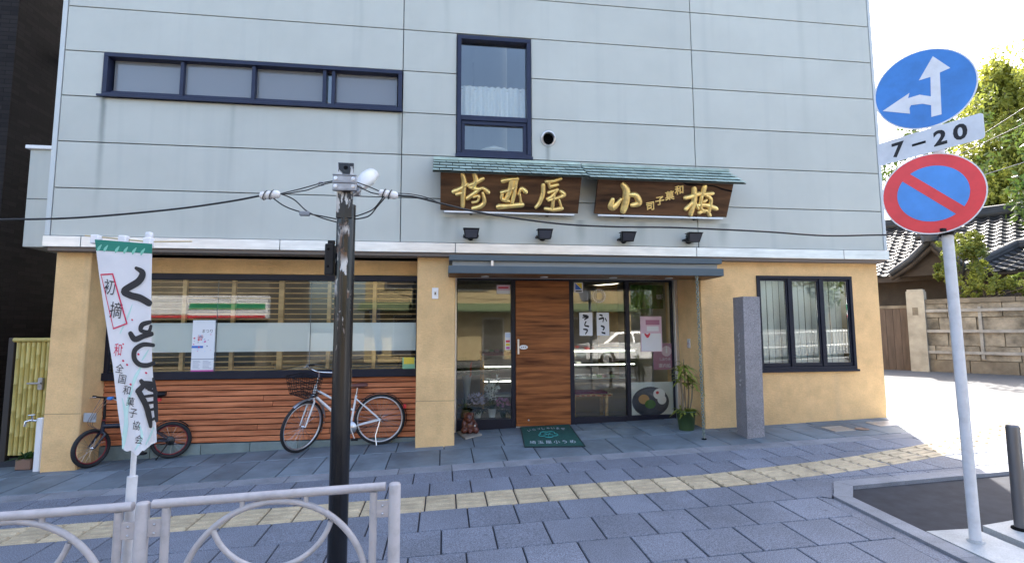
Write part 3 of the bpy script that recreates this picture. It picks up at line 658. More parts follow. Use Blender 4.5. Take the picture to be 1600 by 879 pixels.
SAI = [[(285,218,40),(302,290,46),(292,400,46),(286,545,38)], [(198,392,46),(262,366,40),(335,318,30)], [(230,420,40),(300,405,28)],
       [(410,214,46),(424,280,46),(396,345,38)], [(350,332,34),(425,300,36),(490,262,44)], [(360,350,28),(450,372,40)],
       [(338,462,40),(420,402,36),(490,358,30),(548,398,44)], [(400,452,24),(455,440,26),(440,492,24),(388,505,24)], [(495,410,28),(512,500,40),(470,548,42),(395,566,34)]]
GYOKU = [[(708,282,46),(780,266,36),(850,262,40)], [(800,285,50),(778,380,48),(738,480,44)], [(692,402,34),(765,382,30),(838,350,30)],
         [(852,258,34),(832,340,40),(822,420,40),(800,505,36)], [(700,408,30),(694,470,34),(760,492,34)], [(662,552,52),(765,545,42),(900,532,46)],
         [(868,422,24),(898,362,34),(938,392,46)], [(880,420,20),(892,505,26)]]
YA = [[(1160,290,40),(1232,282,32),(1302,258,36)], [(1200,342,34),(1272,322,30)], [(1125,330,40),(1120,420,40),(1085,515,38),(1048,556,30)], [(1180,292,28),(1192,350,28)],
      [(1182,402,30),(1272,374,30)], [(1262,388,28),(1215,445,32),(1168,470,28)], [(1180,484,28),(1280,458,30),(1342,428,40),(1308,392,34)], [(1234,440,34),(1220,560,34)],
      [(1148,572,34),(1230,582,36),(1312,570,40)], [(1290,480,20),(1312,560,26)]]
KO = [[(330,208,50),(362,270,62),(352,380,62),(330,452,54)], [(228,348,34),(212,420,52),(255,412,44),(305,345,24)], [(398,300,34),(452,310,50),(482,382,52),(415,402,36)]]
UME = [[(925,332,36),(1000,312,36),(1062,290,34)], [(1012,248,46),(1012,360,46),(978,484,40)], [(990,378,24),(930,440,34)], [(1015,370,24),(1045,430,30)],
       [(1112,228,42),(1092,290,36)], [(1090,300,34),(1182,288,36)], [(1082,322,30),(1072,420,30),(1102,462,30)], [(1132,312,34),(1172,350,32),(1150,470,30)],
       [(1048,404,30),(1125,402,36),(1214,432,42)], [(1058,474,30),(1120,452,26),(1156,492,36)], [(1100,370,22),(1128,350,22)]]
signboard('wooden signboard with three large gold characters under a small copper tiled roof', 688, 908, 328, 268, 903, 334, ((676, 266), (919, 277)),
          [('a', SAI), ('b', GYOKU), ('c', YA)], 12, (680, 240, 6.667))
sb2, pb2, nr2, fm2 = signboard('wooden signboard with two large and four small gold characters and a cracked corner', 929, 1147, 334, 277, 1135, 339, ((922, 277), (1166, 285)),
          [('d', KO), ('e', UME)], 12, (920, 255, 6.154))
for ch, x, y in (('和', 865, 255), ('菓', 775, 310), ('子', 680, 360), ('司', 588, 412)):
    tb = text(ch, .135, .005, 0, 3, .003); o = fm2(x, y, 0); upv = Vector((0, nr2.z, -nr2.y)); upv = upv if upv.z > 0 else -upv; ri = Vector((1, 0, 0))
    a = radians(12); r2_ = ri*cos(a)+upv*sin(a); u2_ = upv*cos(a)-ri*sin(a); tb.v = [tuple(o+r2_*p[0]+u2_*p[2]+nr2*(-p[1]+.004)) for p in tb.v]; tb.obj('letter', M_gold, sb2)
# crack in the second board
bl = B()
for i, st in enumerate([[(910,190,8),(960,205,22),(1040,205,14),(1120,212,10),(1210,222,14),(1290,250,16),(1370,268,18)]]): ribbon(bl, st, lambda x, y: fm2(x, y, .0012), 4)
bl.obj('crack', M_dark, sb2)
def spotlight(u, v, label):
    c = onY(u, v, -.13); t = thing('wall_spotlight', label, 'lamp', (c.x, 0, c.z-.02), 'black spotlights in a row above the metal band')
    body = B(); pr = [(-.085, -.062), (.085, -.062), (.105, .058), (-.105, .058)]
    fr_ = [Vector((c.x+x, c.y-.075-(z)*.5, c.z+z)) for x, z in pr]; bk = [Vector((c.x+x*.8, c.y+.05-z*.2, c.z+z*.8)) for x, z in pr]
    body.add([*fr_, *bk], [(0,1,2,3), (7,6,5,4), (1,0,4,5), (2,1,5,6), (3,2,6,7), (0,3,7,4)]); body.obj('body', M_black, t)
    b = B().bbox(c.x-.108, c.x+.108, c.y-.12, c.y+.02, c.z+.059, c.z+.067, .002); b.obj('visor', M_black, t)
    g = B(); k = .8; g.add([p.lerp(sum(fr_, Vector())/4, .16)+Vector((0, -.003, 0)) for p in fr_], [(0,1,2,3)]); g.obj('lens', mat('lamp_lens', (.05, .05, .06), .08, spec=.8), t)
    b = B(); 
    for s_ in (-1, 1): b.bbox(c.x+s_*.098-.006, c.x+s_*.098+.006, c.y-.02, -.02, c.z-.03, c.z-.006, .002)
    b.lathe([(.045, 0), (.045, .025), (.035, .03)], (c.x, 0, c.z-.02), 16, 'y'); b.bbox(c.x-.1, c.x+.1, -.045, -.03, c.z-.032, c.z-.004, .002); b.obj('bracket', M_black, t)
spotlight(736, 366, 'black wall spotlight below the left half of the three-character board')
spotlight(850, 367, 'black wall spotlight below the right half of the three-character board')
spotlight(979, 371, 'black wall spotlight below the left end of the cracked board')
spotlight(1082, 372, 'black wall spotlight below the right end of the cracked board')
q = onY(680, 458, YW); t = thing('doorbell_plate', 'white push-button plate on the ochre pillar left of the entrance', 'switch', (q.x, YW, q.z))
B().bbox(q.x-.043, q.x+.043, YW-.012, YW, q.z-.075, q.z+.075, .004).obj('plate', M_white, t)
B().bbox(q.x-.02, q.x+.02, YW-.016, YW-.011, q.z-.035, q.z+.03, .002).obj('button', M_alu, t)
B().bbox(q.x-.008, q.x+.008, YW-.018, YW-.0155, q.z-.02, q.z+.015, .001).obj('button_mark', M_dark, t)
q = onP(1077, 536, Vector((4.335, 0, 0)), Vector((1, 0, 0))); t = thing('key_switch', 'small grey key switch on the side of the entrance recess', 'switch', tuple(q))
B().bbox(4.322, 4.334, q.y-.045, q.y+.045, q.z-.07, q.z+.07, .003).obj('plate', M_alu, t)
B().lathe([(.022, 0), (.022, -.008), (.012, -.010)], (4.322, q.y, q.z+.012), 14, 'x').obj('cylinder', M_chrome, t)
# rain chain
p0_ = onY(1093, 433, -.34); p1_ = onG(1100, 686); p1_.z = gz(p1_.x, p1_.y)+.01
rc = thing('rain_chain', 'grey-green link rain chain hanging from the canopy corner to the ground', 'chain', tuple(p1_)); b = B(); n = 62
for i in range(n):
    c = p1_.lerp(Vector((p1_.x+.02, -.36, 2.23)), (i+.5)/n); hgt = 1.25*(2.23-p1_.z)/n/2
    ax = Vector((1, 0, 0)) if i % 2 else Vector((0, 1, 0))
    b.tube([c+ax*.018*cos(a)+Vector((0, 0, hgt*1.05*sin(a))) for a in [2*pi*k/10 for k in range(10)]], .0052, 5, closed=True)
b.obj('links', mat('chain_metal', (.25, .30, .26), .45, metal=.6, var=.3, vscale=20), rc)
B().lathe([(.03, 0), (.035, .012), (.0, .02)], tuple(p1_+Vector((0, 0, -.012))), 14).obj('anchor', M_dark, rc)

# ================================================================== WRITING AND POSTERS ON THE GLASS
def sheet_y(u0, v0, u1, v1, Y, t=.003):
    a = onY(u0, v0, Y); c = onY(u1, v1, Y); return min(a.x, c.x), max(a.x, c.x), min(a.z, c.z), max(a.z, c.z)
def poster(u0, v0, u1, v1, Y, name, m, label, cat='poster', group=None):
    x0, x1, z0, z1 = sheet_y(u0, v0, u1, v1, Y); t = thing(name, label, cat, ((x0+x1)/2, Y, z0), group)
    B().box(x0, x1, Y-.002, Y, z0, z1).obj('sheet', m, t)
    def at(fx, fz, dy=.0012): return Vector((x0+(x1-x0)*fx, Y-.002-dy, z0+(z1-z0)*fz))
    return t, at, (x0, x1, z0, z1)
def put(tb, o, m, parent, name='lettering', sx=1, sz=1):
    tb.v = [(o.x+p[0]*sx, o.y+p[1], o.z+p[2]*sz) for p in tb.v]; return tb.obj(name, m, parent)
def rect(t, at, a, c, d, e, m, name='print', dy=.0012):
    p, q = at(a, d, dy), at(c, e, dy); B().box(p.x, q.x, p.y-.0006, p.y, p.z, q.z).obj(name, m, t)
K = mat('ink_black', (.02, .02, .024), .7); PK = mat('print_pink', (.62, .10, .36), .6); RD = mat('print_red', (.62, .05, .08), .6); BL = mat('print_blue', (.05, .16, .55), .6)
YL = mat('print_yellow', (.75, .58, .06), .6); LB = mat('print_paleblue', (.55, .65, .80), .6); PAP = mat('paper', (.74, .75, .78), .7); GR = mat('print_grey', (.28, .31, .38), .7); MAG = mat('poster_mauve', (.40, .17, .27), .6); LPK = mat('poster_pink', (.68, .50, .58), .6); GRN = mat('print_green', (.25, .50, .30), .6)
Yp = YS-.004
t, at, _ = poster(302, 500, 333, 585, Yp, 'festival_poster', PAP, 'tall pale festival poster with pink blossoms and a pink foot on the shop window')
rect(t, at, 0, 1, 0, .09, PK); rect(t, at, .0, .5, .49, .53, BL); rect(t, at, 0, 1, .28, .295, GR)
rr = random.Random(3)
for k in range(26):
    b = B(); c = at(rr.uniform(.06, .94), rr.uniform(.42, .74), .0012+.0001*k); r_ = rr.uniform(.007, .018); b.add([(c.x+r_*cos(a)*(1 if j % 2 else .55), c.y, c.z+r_*sin(a)*(1 if j % 2 else .55)) for j, a in enumerate([2*pi*i/10 for i in range(10)])], [tuple(range(10))])
    b.obj('blossom', rr.choice((PK, LPK, RD, LB, GR)), t)
put(text('まつり', .055), at(.66, .80), K, t, sx=.9); put(text('春', .085), at(.36, .68), RD, t)
for k in range(7): rect(t, at, .08, rr.uniform(.3, .42), .25-k*.022, .256-k*.022, GR, 'small_print'); rect(t, at, .52, rr.uniform(.75, .92), .25-k*.022, .256-k*.022, GR, 'small_print')
t, at, _ = poster(629, 558, 648, 585, Yp, 'window_notice', GRN, 'small green notice in the lower corner of the shop window', 'notice'); rect(t, at, .1, .95, .62, 1.0, YL); rect(t, at, .2, .8, .3, .34, PAP)
YG = YE+.008-.004
t, at, _ = poster(776, 445, 797, 459, YG, 'door_sticker', LPK, 'pink and white sticker high on the narrow pane left of the door', 'sticker'); rect(t, at, 0, 1, 0, .42, PAP); rect(t, at, .12, .88, .62, .8, RD)
t, at, _ = poster(789, 519, 798, 546, YG, 'card_stickers', PAP, 'strip of payment stickers beside the door edge', 'sticker'); rect(t, at, .1, .9, .72, .95, LB); rect(t, at, .15, .85, .42, .55, RD); rect(t, at, .15, .85, .22, .38, YL); rect(t, at, .2, .8, .05, .17, PK)
t, at, _ = poster(897, 441, 911, 457, YG, 'yellow_blue_sticker', PAP, 'white sticker with a yellow and blue square right of the door', 'sticker')
b = B(); b.add([at(.12, .3), at(.88, .3), at(.12, .93)], [(0, 1, 2)]); b.obj('print', BL, t); b = B(); b.add([at(.88, .32), at(.88, .95), at(.14, .95)], [(0, 1, 2)]); b.obj('print', YL, t); rect(t, at, .15, .85, .08, .2, K)
for (u0, u1, strokes, lab) in ((905, 926, 'a', 'white paper with brush writing hanging on the pane next to the door'), (932, 952, 'b', 'white paper with brush writing hanging towards the glass joint')):
    t, at, bx = poster(u0, 488, u1, 524, YG, 'brush_paper', PAP, lab, 'paper')
    st = [[(.3,.88,.09),(.6,.86,.08)],[(.25,.78,.05),(.7,.82,.09),(.4,.70,.06)],[(.5,.6,.08),(.4,.45,.07),(.7,.40,.08)],[(.3,.28,.06),(.6,.24,.09),(.45,.08,.06)]] if strokes == 'a' else [[(.25,.9,.06),(.45,.87,.09)],[(.2,.72,.08),(.55,.76,.09),(.5,.60,.06)],[(.7,.74,.07),(.8,.64,.07)],[(.35,.42,.07),(.6,.36,.09),(.5,.25,.07)],[(.4,.14,.07),(.65,.10,.08)]]
    for k, s_ in enumerate(st):
        b = B(); ribbon(b, s_, lambda x, y, k=k: at(x, y, .0012+k*.0003)); b.obj('brush_stroke', K, t)
# round white emblem on the glass
q = onY(936, 462, YG); em = thing('glass_emblem', 'round white wreath emblem high on the pane right of the door', 'emblem', tuple(q))
b = B()
for i in range(20):
    a = 2*pi*i/20+.15
    b.add([(q.x+.105*cos(a+da)*f, YG-.001, q.z+.105*sin(a+da)*f) for da, f in ((-.12, .92), (0, 1.14), (.12, .92), (0, .80))], [(0, 1, 2, 3)])
b.obj('wreath', M_white, em); b = B(); b.tube([(q.x+.068*cos(a), YG-.001, q.z+.068*sin(a)) for a in [2*pi*i/28 for i in range(28)]], .004, 4, closed=True); b.obj('ring', M_white, em)
t, at, _ = poster(1000, 494, 1035, 549, YG, 'menu_poster', LPK, 'pale pink and white poster hanging on the right-hand pane'); rect(t, at, .04, .96, .02, .52, PAP); rect(t, at, .25, .9, .76, .9, MAG, dy=.0012); rect(t, at, .3, .85, .58, .72, PAP)
b = B(); ribbon(b, [(.2, .50, .05), (.32, .44, .10), (.42, .50, .06)], lambda x, y: at(x, y, .0022)); b.obj('print', RD, t)
t, at, _ = poster(1020, 536, 1055, 577, YG+.02, 'information_poster', MAG, 'mauve poster with a white letter i beside the right jamb of the entrance')
put(text('i', .16, 0, .004), at(.62, .76), PAP, t); put(text('しおりみ', .055), at(.55, .40), PAP, t, sx=.9); put(text('案内処', .07), at(.52, .16), PAP, t)
b = B(); c_ = at(.62, .70, .0006); b.add([(c_.x+.085*cos(a), c_.y, c_.z+.085*sin(a)) for a in [2*pi*i/24 for i in range(24)]], [tuple(range(24))]); b.obj('print', LPK, t)
t, at, bx = poster(984, 597, 1054, 651, YG+.015, 'plate_poster', mat('poster_grey', (.72, .72, .71), .5), 'large poster of a dark plate with sweets low on the right-hand pane')
def ell(cx, cy, rx, rz, m, k, name='print', gl=None):
    b = B(); c = at(cx, cy, .0012+.0005*k); b.add([(c.x+rx*cos(a), c.y, c.z+rz*sin(a)) for a in [2*pi*i/32 for i in range(32)]], [tuple(range(32))]); b.obj(name, m, t)
ell(.46, .45, .31, .235, mat('plate_dark', (.05, .06, .09), .3, var=.2, vscale=6), 0); ell(.46, .47, .27, .195, mat('plate_mid', (.075, .085, .12), .3, var=.2, vscale=5), 1)
ell(.66, .66, .10, .085, M_white, 2); ell(.72, .50, .075, .075, M_white, 3); ell(.31, .52, .09, .075, mat('sweet_tan', (.55, .36, .18), .6), 4); ell(.45, .38, .09, .07, mat('sweet_green', (.10, .22, .05), .6), 5); ell(.62, .70, .026, .024, RD, 6)
# stickers on the shop window seen at eye level

# ================================================================== STREET FURNITURE
# black utility post with peeling paint
PX, PY = onY(534, 600, -3.5).x, -3.5
def peeling():
    m = bpy.data.materials.new('peeling_paint'); m.use_nodes = True; nt = m.node_tree; N = nt.nodes; L = nt.links; P = N['Principled BSDF']
    tc = N.new('ShaderNodeTexCoord'); mp = N.new('ShaderNodeMapping'); mp.inputs['Scale'].default_value = (1, 1, .28); L.new(tc.outputs['Object'], mp.inputs[0])
    nz = N.new('ShaderNodeTexNoise'); nz.inputs['Scale'].default_value = 11; nz.inputs['Detail'].default_value = 7; nz.inputs['Roughness'].default_value = .62; L.new(mp.outputs[0], nz.inputs['Vector'])
    sp = N.new('ShaderNodeSeparateXYZ'); L.new(tc.outputs['Object'], sp.inputs[0])
    th = N.new('ShaderNodeMapRange'); th.inputs[1].default_value = 1.4; th.inputs[2].default_value = 2.5; th.inputs[3].default_value = .69; th.inputs[4].default_value = .465; L.new(sp.outputs[2], th.inputs[0])
    sb = N.new('ShaderNodeMath'); sb.operation = 'SUBTRACT'; L.new(nz.outputs['Fac'], sb.inputs[0]); L.new(th.outputs[0], sb.inputs[1])
    r = N.new('ShaderNodeMapRange'); r.inputs[1].default_value = 0; r.inputs[2].default_value = .015; L.new(sb.outputs[0], r.inputs[0])
    n2 = N.new('ShaderNodeTexNoise'); n2.inputs['Scale'].default_value = 6; L.new(tc.outputs['Object'], n2.inputs['Vector'])
    cr = N.new('ShaderNodeValToRGB'); cr.color_ramp.elements[0].position = .40; cr.color_ramp.elements[0].color = (.10, .05, .03, 1); cr.color_ramp.elements[1].position = .56; cr.color_ramp.elements[1].color = (.55, .55, .54, 1); L.new(n2.outputs['Fac'], cr.inputs[0])
    mx = N.new('ShaderNodeMix'); mx.data_type = 'RGBA'; L.new(r.outputs[0], mx.inputs['Factor']); mx.inputs['A'].default_value = (.007, .008, .011, 1); L.new(cr.outputs[0], mx.inputs['B']); L.new(mx.outputs['Result'], P.inputs['Base Color'])
    bp = N.new('ShaderNodeBump'); bp.inputs['Strength'].default_value = .4; bp.inputs['Distance'].default_value = .004; bp.invert = True; L.new(r.outputs[0], bp.inputs['Height']); L.new(bp.outputs[0], P.inputs['Normal'])
    P.inputs['Roughness'].default_value = .22; P.inputs['Specular IOR Level'].default_value = .5; return m
M_peel = peeling(); gzp = gz(PX, PY)
pole = thing('utility_post', 'black steel post with peeling paint, cable clamps and a lamp on top', 'post', (PX, PY, gzp))
b = B().lathe([(.0605, -.1), (.0605, 1.2), (.0605, 2.47)], (PX, PY, gzp), 28); b.obj('shaft', M_peel, pole)
zt0 = gzp+2.47
B().lathe([(.075, -.02), (.075, .02), (.062, .03)], (PX, PY, gzp), 24).obj('base_collar', M_black, pole)
zt1 = onY(534, 258, PY).z
B().bbox(PX-.055, PX+.05, PY-.06, PY-.045, zt0-.10, zt1, .004).obj('top_plate', M_peel, pole)
B().lathe([(.014, 0), (.0, .001)], (PX, PY-.061, zt1-.035), 12, 'y').obj('plate_hole', M_dark, pole)
steel = mat('galvanised', (.34, .34, .36), .4, metal=.8, var=.2, vscale=20)
for v in (280, 292):
    z = onY(530, v, PY-.07).z; cl = B().bbox(PX-.075, PX+.075, PY-.092, PY-.062, z-.021, z+.021, .003).bbox(PX-.075, PX+.075, PY-.098, PY-.062, z+.0215, z+.027, .001).bbox(PX-.075, PX+.075, PY-.098, PY-.062, z-.027, z-.0215, .001)
    B().bbox(PX-.075, PX+.075, PY+.062, PY+.09, z-.021, z+.021, .003).obj('clamp', steel, pole); cl = cl.obj('clamp', steel, pole)
    for dx in (-.055, .055): B().tube([(PX+dx, PY-.105, z), (PX+dx, PY+.10, z)], .007, 6).lathe([(.013, 0), (.013, .008)], (PX+dx, PY-.092, z), 6, 'y').obj('bolt', M_chrome, cl)
# junction box on the left of the post
a = onY(511, 377, PY); c = onY(521, 430, PY)
B().bbox(a.x-.004, c.x+.005, PY-.04, PY+.03, c.z, a.z-.02, .005).bbox(a.x+.008, c.x+.005, PY-.02, PY+.01, a.z-.02, a.z+.005, .003).obj('side_box', M_black, pole)
for fz in (.25, .75): B().lathe([(.008, 0), (.008, .004), (0, .005)], ((a.x+c.x)/2-.005, PY-.04, c.z+(a.z-c.z)*fz), 10, 'y').obj('screw', M_dark, pole)
# lamp head reaching away from the street
a = onY(546, 292, PY+.05); L0 = Vector((PX+.065, PY+.05, a.z-.0)); L1 = onY(583, 270, PY+.22)
d = (L1-L0).normalized(); sx = d.cross(Vector((0, 0, 1))).normalized(); uu = sx.cross(d)
vs = []; n = 12; st = ((0, .028, .018), (.25, .05, .045), (.6, .06, .055), (.9, .055, .045), (1, .035, .012))
for t_, w_, h_ in st:
    for j in range(n):
        an = 2*pi*j/n; vs.append(L0.lerp(L1, t_)+sx*w_*cos(an)+uu*h_*sin(an))
b = B(); b.add(vs, [(i*n+j, i*n+(j+1) % n, (i+1)*n+(j+1) % n, (i+1)*n+j) for i in range(len(st)-1) for j in range(n)], True); b.add(vs[:n], [tuple(range(n))[::-1]]); b.add(vs[-n:], [tuple(range(n))])
lh = b.obj('lamp_head', mat('lamp_white', (.62, .63, .62), .35), pole)
B().tube([(PX+.02, PY+.05, a.z-.06), (PX+.07, PY+.06, a.z-.02), tuple(L0+d*.02)], .014, 8).obj('lamp_arm', steel, pole)
# overhead cables
M_cable = mat('cable_black', (.012, .014, .016), .5)
def cable(pts, r, name, label, extra=()):
    t = thing(name, label, 'cable', tuple(pts[0])); q = bez([list(p) for p in pts], 8); B().tube(q, r, 6).obj('line', M_cable, t); return t
ins = mat('porcelain', (.72, .72, .73), .3)
def insulator(t, u0, v0, u1, v1, Y):
    p, q = onY(u0, v0, Y), onY(u1, v1, Y); d = (q-p)
    pr = [(0, .012), (.06, .024), (.2, .026), (.25, .018), (.32, .026), (.5, .027), (.56, .018), (.62, .027), (.85, .026), (.95, .02), (1, .01)]
    B().tube([p+d*a for a, _ in pr], [r_ for _, r_ in pr], 12).obj('insulator', ins, t)
    for f in (.27, .58): 
        c = p+d*f; B().tube([c+Vector((.012*sin(an), .030*cos(an), .030*sin(an))) for an in [2*pi*k/10 for k in range(10)]], .0035, 5, closed=True).obj('tie_wire', M_cable, t)
def cpx(L, Y): return [onY(u, v, Y) for u, v in L]
cw = cable([onY(0, 343, PY)+Vector((-2.2, 0, .0)), *cpx([(-60, 344), (0, 343), (120, 340), (260, 328), (350, 316), (405, 306)], PY)], .0065, 'overhead_cable', 'black overhead cable running from the post past the flag to the left')
insulator(cw, 406, 306, 438, 303, PY)
B().tube(cpx([(437, 303), (470, 295), (498, 287), (523, 282)], PY), .004, 5).obj('tie', M_cable, cw); B().tube(cpx([(440, 304), (480, 297), (505, 288), (523, 284)], PY-.01), .004, 5).obj('tie', M_cable, cw)
B().tube(bez(cpx([(425, 308), (445, 322), (470, 331), (500, 337), (531, 343)], PY), 6), .0045, 5).obj('jumper', M_cable, cw); B().tube(bez(cpx([(440, 303), (460, 312), (480, 330), (505, 341), (531, 348)], PY+.01), 6), .0045, 5).obj('jumper', M_cable, cw)
p = onY(478, 333, PY); B().bbox(p.x-.04, p.x+.025, p.y-.014, p.y+.014, p.z-.018, p.z+.012, .005).obj('splice', mat('splice_grey', (.2, .22, .25), .5), cw)
p = onY(502, 287, PY); B().tube([p+Vector((.02*cos(a_), 0, .012*sin(a_))) for a_ in [2*pi*k/12 for k in range(12)]], .004, 5, closed=True).obj('eye', steel, cw)
ce = cable([*cpx([(610, 304), (630, 306), (650, 308), (690, 318), (740, 330), (800, 340), (880, 350), (960, 354), (1040, 355)], -3.5), *cpx([(1120, 358), (1200, 362), (1290, 368), (1370, 367), (1440, 367), (1490, 366)], -3.62)], .0065, 'overhead_cable', 'black overhead cable sagging from the post in front of the facade to the sign pole')
insulator(ce, 592, 301, 622, 306, PY)
B().tube(cpx([(550, 282), (575, 291), (594, 299)], PY), .004, 5).obj('tie', M_cable, ce); B().tube(cpx([(550, 287), (580, 301), (594, 304)], PY-.01), .004, 5).obj('tie', M_cable, ce)
B().tube(bez(cpx([(600, 306), (585, 325), (570, 333), (548, 340)], PY), 6), .0045, 5).obj('jumper', M_cable, ce); B().tube(bez(cpx([(603, 307), (590, 322), (575, 338), (548, 343)], PY+.01), 6), .0045, 5).obj('jumper', M_cable, ce)
B().tube(bez(cpx([(622, 302), (640, 303), (665, 308), (690, 318)], PY), 6), .003, 5).obj('tie', M_cable, ce)

# guard railing
YRL = -4.2; gzr = lambda x: gz(x, YRL)
def rail_post(u, v, label):
    x = onY(u, v, YRL).x; z1 = onY(u, v, YRL).z; zb = gzr(x); t = thing('railing_post', label, 'post', (x, YRL, zb), 'posts of the guard railing')
    B().lathe([(.030, -.05), (.030, z1-zb-.012), (.026, z1-zb-.003), (.012, z1-zb)], (x, YRL, zb), 20).obj('tube', M_rail, t)
    B().lathe([(.06, -.01), (.06, .008), (.034, .012)], (x, YRL, zb), 20).obj('foot_plate', M_rail, t); return x
xp0 = rail_post(224, 783, 'grey railing post between the two railing panels'); xp1 = rail_post(617, 753, 'grey railing post ending the railing right of the black post')
def rail_panel(x0, x1, zoff, label, arch):
    zt_ = lambda x: zoff+(x-x0)*GS; t = thing('guard_railing', label, 'railing', ((x0+x1)/2, YRL, gzr((x0+x1)/2)), 'guard railings along the kerb'); P = lambda x, z: Vector((x, YRL, z))
    B().tube([P(x0+.045, zt_(x0)), P(x1-.045, zt_(x1))], .0215, 14).obj('top_rail', M_rail, t)
    B().tube([P(x0+.045, zt_(x0)-.62), P(x1-.045, zt_(x1)-.62)], .0215, 14).obj('bottom_rail', M_rail, t)
    for x in (x0+.105, x1-.105): B().tube([P(x, zt_(x)-.02), P(x, zt_(x)-.6)], .019, 12).obj('upright', M_rail, t)
    for x, s_ in ((x0, 1), (x1, -1)):
        for dz in (.09, .5):
            pl = B().bbox(min(x+s_*.028, x+s_*.09), max(x+s_*.028, x+s_*.09), YRL-.007, YRL+.003, zt_(x)-dz-.06, zt_(x)-dz+.02, .002).obj('bracket', M_rail, t)
            for k in (-.04, .0): B().lathe([(.006, 0), (.006, .004), (0, .006)], (x+s_*.058, YRL-.007, zt_(x)-dz+k-.002), 8, 'y').obj('bolt', M_alu, pl)
    xc, zc, r_ = arch; al = [pi*1.02-(pi*1.04)*k/40 for k in range(41)]
    B().tube([P(xc+r_*cos(a), zc+r_*sin(a)) for a in al], .0155, 10).obj('arch', M_rail, t)
    z2 = zc+.41; B().tube([P(xc-.02+.29*cos(a), z2+.285*sin(a)) for a in [pi*1.09+(pi*.82)*k/28 for k in range(29)]], .0135, 10).obj('inverted_arch', M_rail, t)
    for dx in (-.165, .135): B().tube([P(xc+dx, zt_(xc+dx)), P(xc+dx, zc+sqrt(r_*r_-dx*dx))], .0125, 8).obj('stub', M_rail, t)
z_t = onY(421, 773, YRL).z - (onY(421, 773, YRL).x-xp0)*GS
rail_panel(xp0, xp1, z_t, 'grey tubular railing panel with a round arch in front of the black post', (-.215, .232, .44))
xp2 = xp0-(xp1-xp0); zl = onY(100, 799, YRL).z-(onY(100, 799, YRL).x-xp2)*GS
rail_panel(xp2, xp0, zl, 'grey tubular railing panel with an arch below the flag', (-.215-(xp1-xp0), .232-(xp1-xp0)*GS, .44))
rp = B().lathe([(.030, -.05), (.030, .80), (.012, .815)], (0,0,0), 20); t = thing('railing_post', 'grey railing post at the far end beyond the flag', 'post', (xp2, YRL, gzr(xp2)), 'posts of the guard railing'); rp.obj('tube', M_rail, t, (0,0,0))

# promotional flag tied to the railing
YF = -4.12
fl = thing('promotional_flag', 'white vertical shop flag with black brush characters on a pole tied to the railing', 'flag', (onY(206, 790, YF).x, YF, gzr(-.95)))
pt, pbm = onY(233, 372, YF), onY(207, 743, YF); pb3 = onY(206, 792, YF); low = pb3+(pb3-pbm)*9; 
sl = (pbm-pt).normalized(); foot = pt+sl*((gz(-.95, YF)-pt.z)/sl.z)
B().tube([pt, foot], .0125, 12).lathe([(.016, 0), (.019, .012), (.016, .03), (0, .034)], tuple(pt), 14).obj('pole', M_polew, fl)
hp = pbm; B().tube([hp, foot+Vector((0, 0, .002))], .023, 14).obj('socket_tube', M_polew, fl)
tl, tr2 = onY(143, 368, YF-.01), onY(300, 377, YF-.01); B().tube([tl+Vector((-.03, 0, 0)), pt+Vector((0, -.01, -.02)), tr2], .0038, 6).obj('cross_rod', mat('rod_tan', (.5, .42, .25), .5), fl)
Lft = [(148, 374), (155, 430), (165, 500), (176, 570), (184, 640), (193, 702)]; Rgt = [(238, 381), (237, 430), (236, 500), (238, 570), (243, 640), (245, 690)]
def edge(E_, t_):
    k = t_*(len(E_)-1); i = min(int(k), len(E_)-2); f_ = k-i; return E_[i][0]+(E_[i+1][0]-E_[i][0])*f_, E_[i][1]+(E_[i+1][1]-E_[i][1])*f_
def cloth_y(u, v):
    tt = (v-372)/330; s_ = (u-edge(Lft, max(0, min(1, tt)))[0])/85
    return YF-.050-.020*sin(s_*5.5+tt*2.2)*(.35+tt)-.012*sin(s_*11+tt*5)*tt
def fpt(u, v, off=0.0):
    return onY(u, v, cloth_y(u, v)-off)
b = B(); nu, nv = 26, 60; vs = []
for j in range(nv+1):
    for i in range(nu+1):
        l_, r_ = edge(Lft, j/nv), edge(Rgt, j/nv); f_ = i/nu; u = l_[0]+(r_[0]-l_[0])*f_; v = l_[1]+(r_[1]-l_[1])*f_+(4*sin(f_*pi) if j == nv else 0)*(1 if f_ < .8 else 1)+(2.2*sin(f_*20) if j == nv and f_ < .6 else 0)
        if j == nv: v += 9*max(0, 1-abs(f_-.45)*2.6)
        vs.append(fpt(u, v))
b.add(vs, [(j*(nu+1)+i, j*(nu+1)+i+1, (j+1)*(nu+1)+i+1, (j+1)*(nu+1)+i) for j in range(nv) for i in range(nu)], True)
cl = b.obj('cloth', mat('flag_cloth', (.76, .77, .82), .8, var=.03, vscale=10, trans=.25), fl)
TEA = mat('flag_green', (.02, .20, .15), .8); PTE = mat('flag_pale_teal', (.48, .70, .68), .8); FRD = mat('flag_red', (.55, .03, .09), .8); LTE = mat('flag_leaf', (.20, .52, .42), .8)
b = B(); vs = []
for j in range(5):
    for i in range(nu+1):
        t_ = j/4*.062; l_, r_ = edge(Lft, t_), edge(Rgt, t_); f_ = i/nu; vs.append(fpt(l_[0]+(r_[0]-l_[0])*f_, l_[1]+(r_[1]-l_[1])*f_-.2, .0015))
b.add(vs, [(j*(nu+1)+i, j*(nu+1)+i+1, (j+1)*(nu+1)+i+1, (j+1)*(nu+1)+i) for j in range(4) for i in range(nu)], True); b.obj('green_band', TEA, cl)
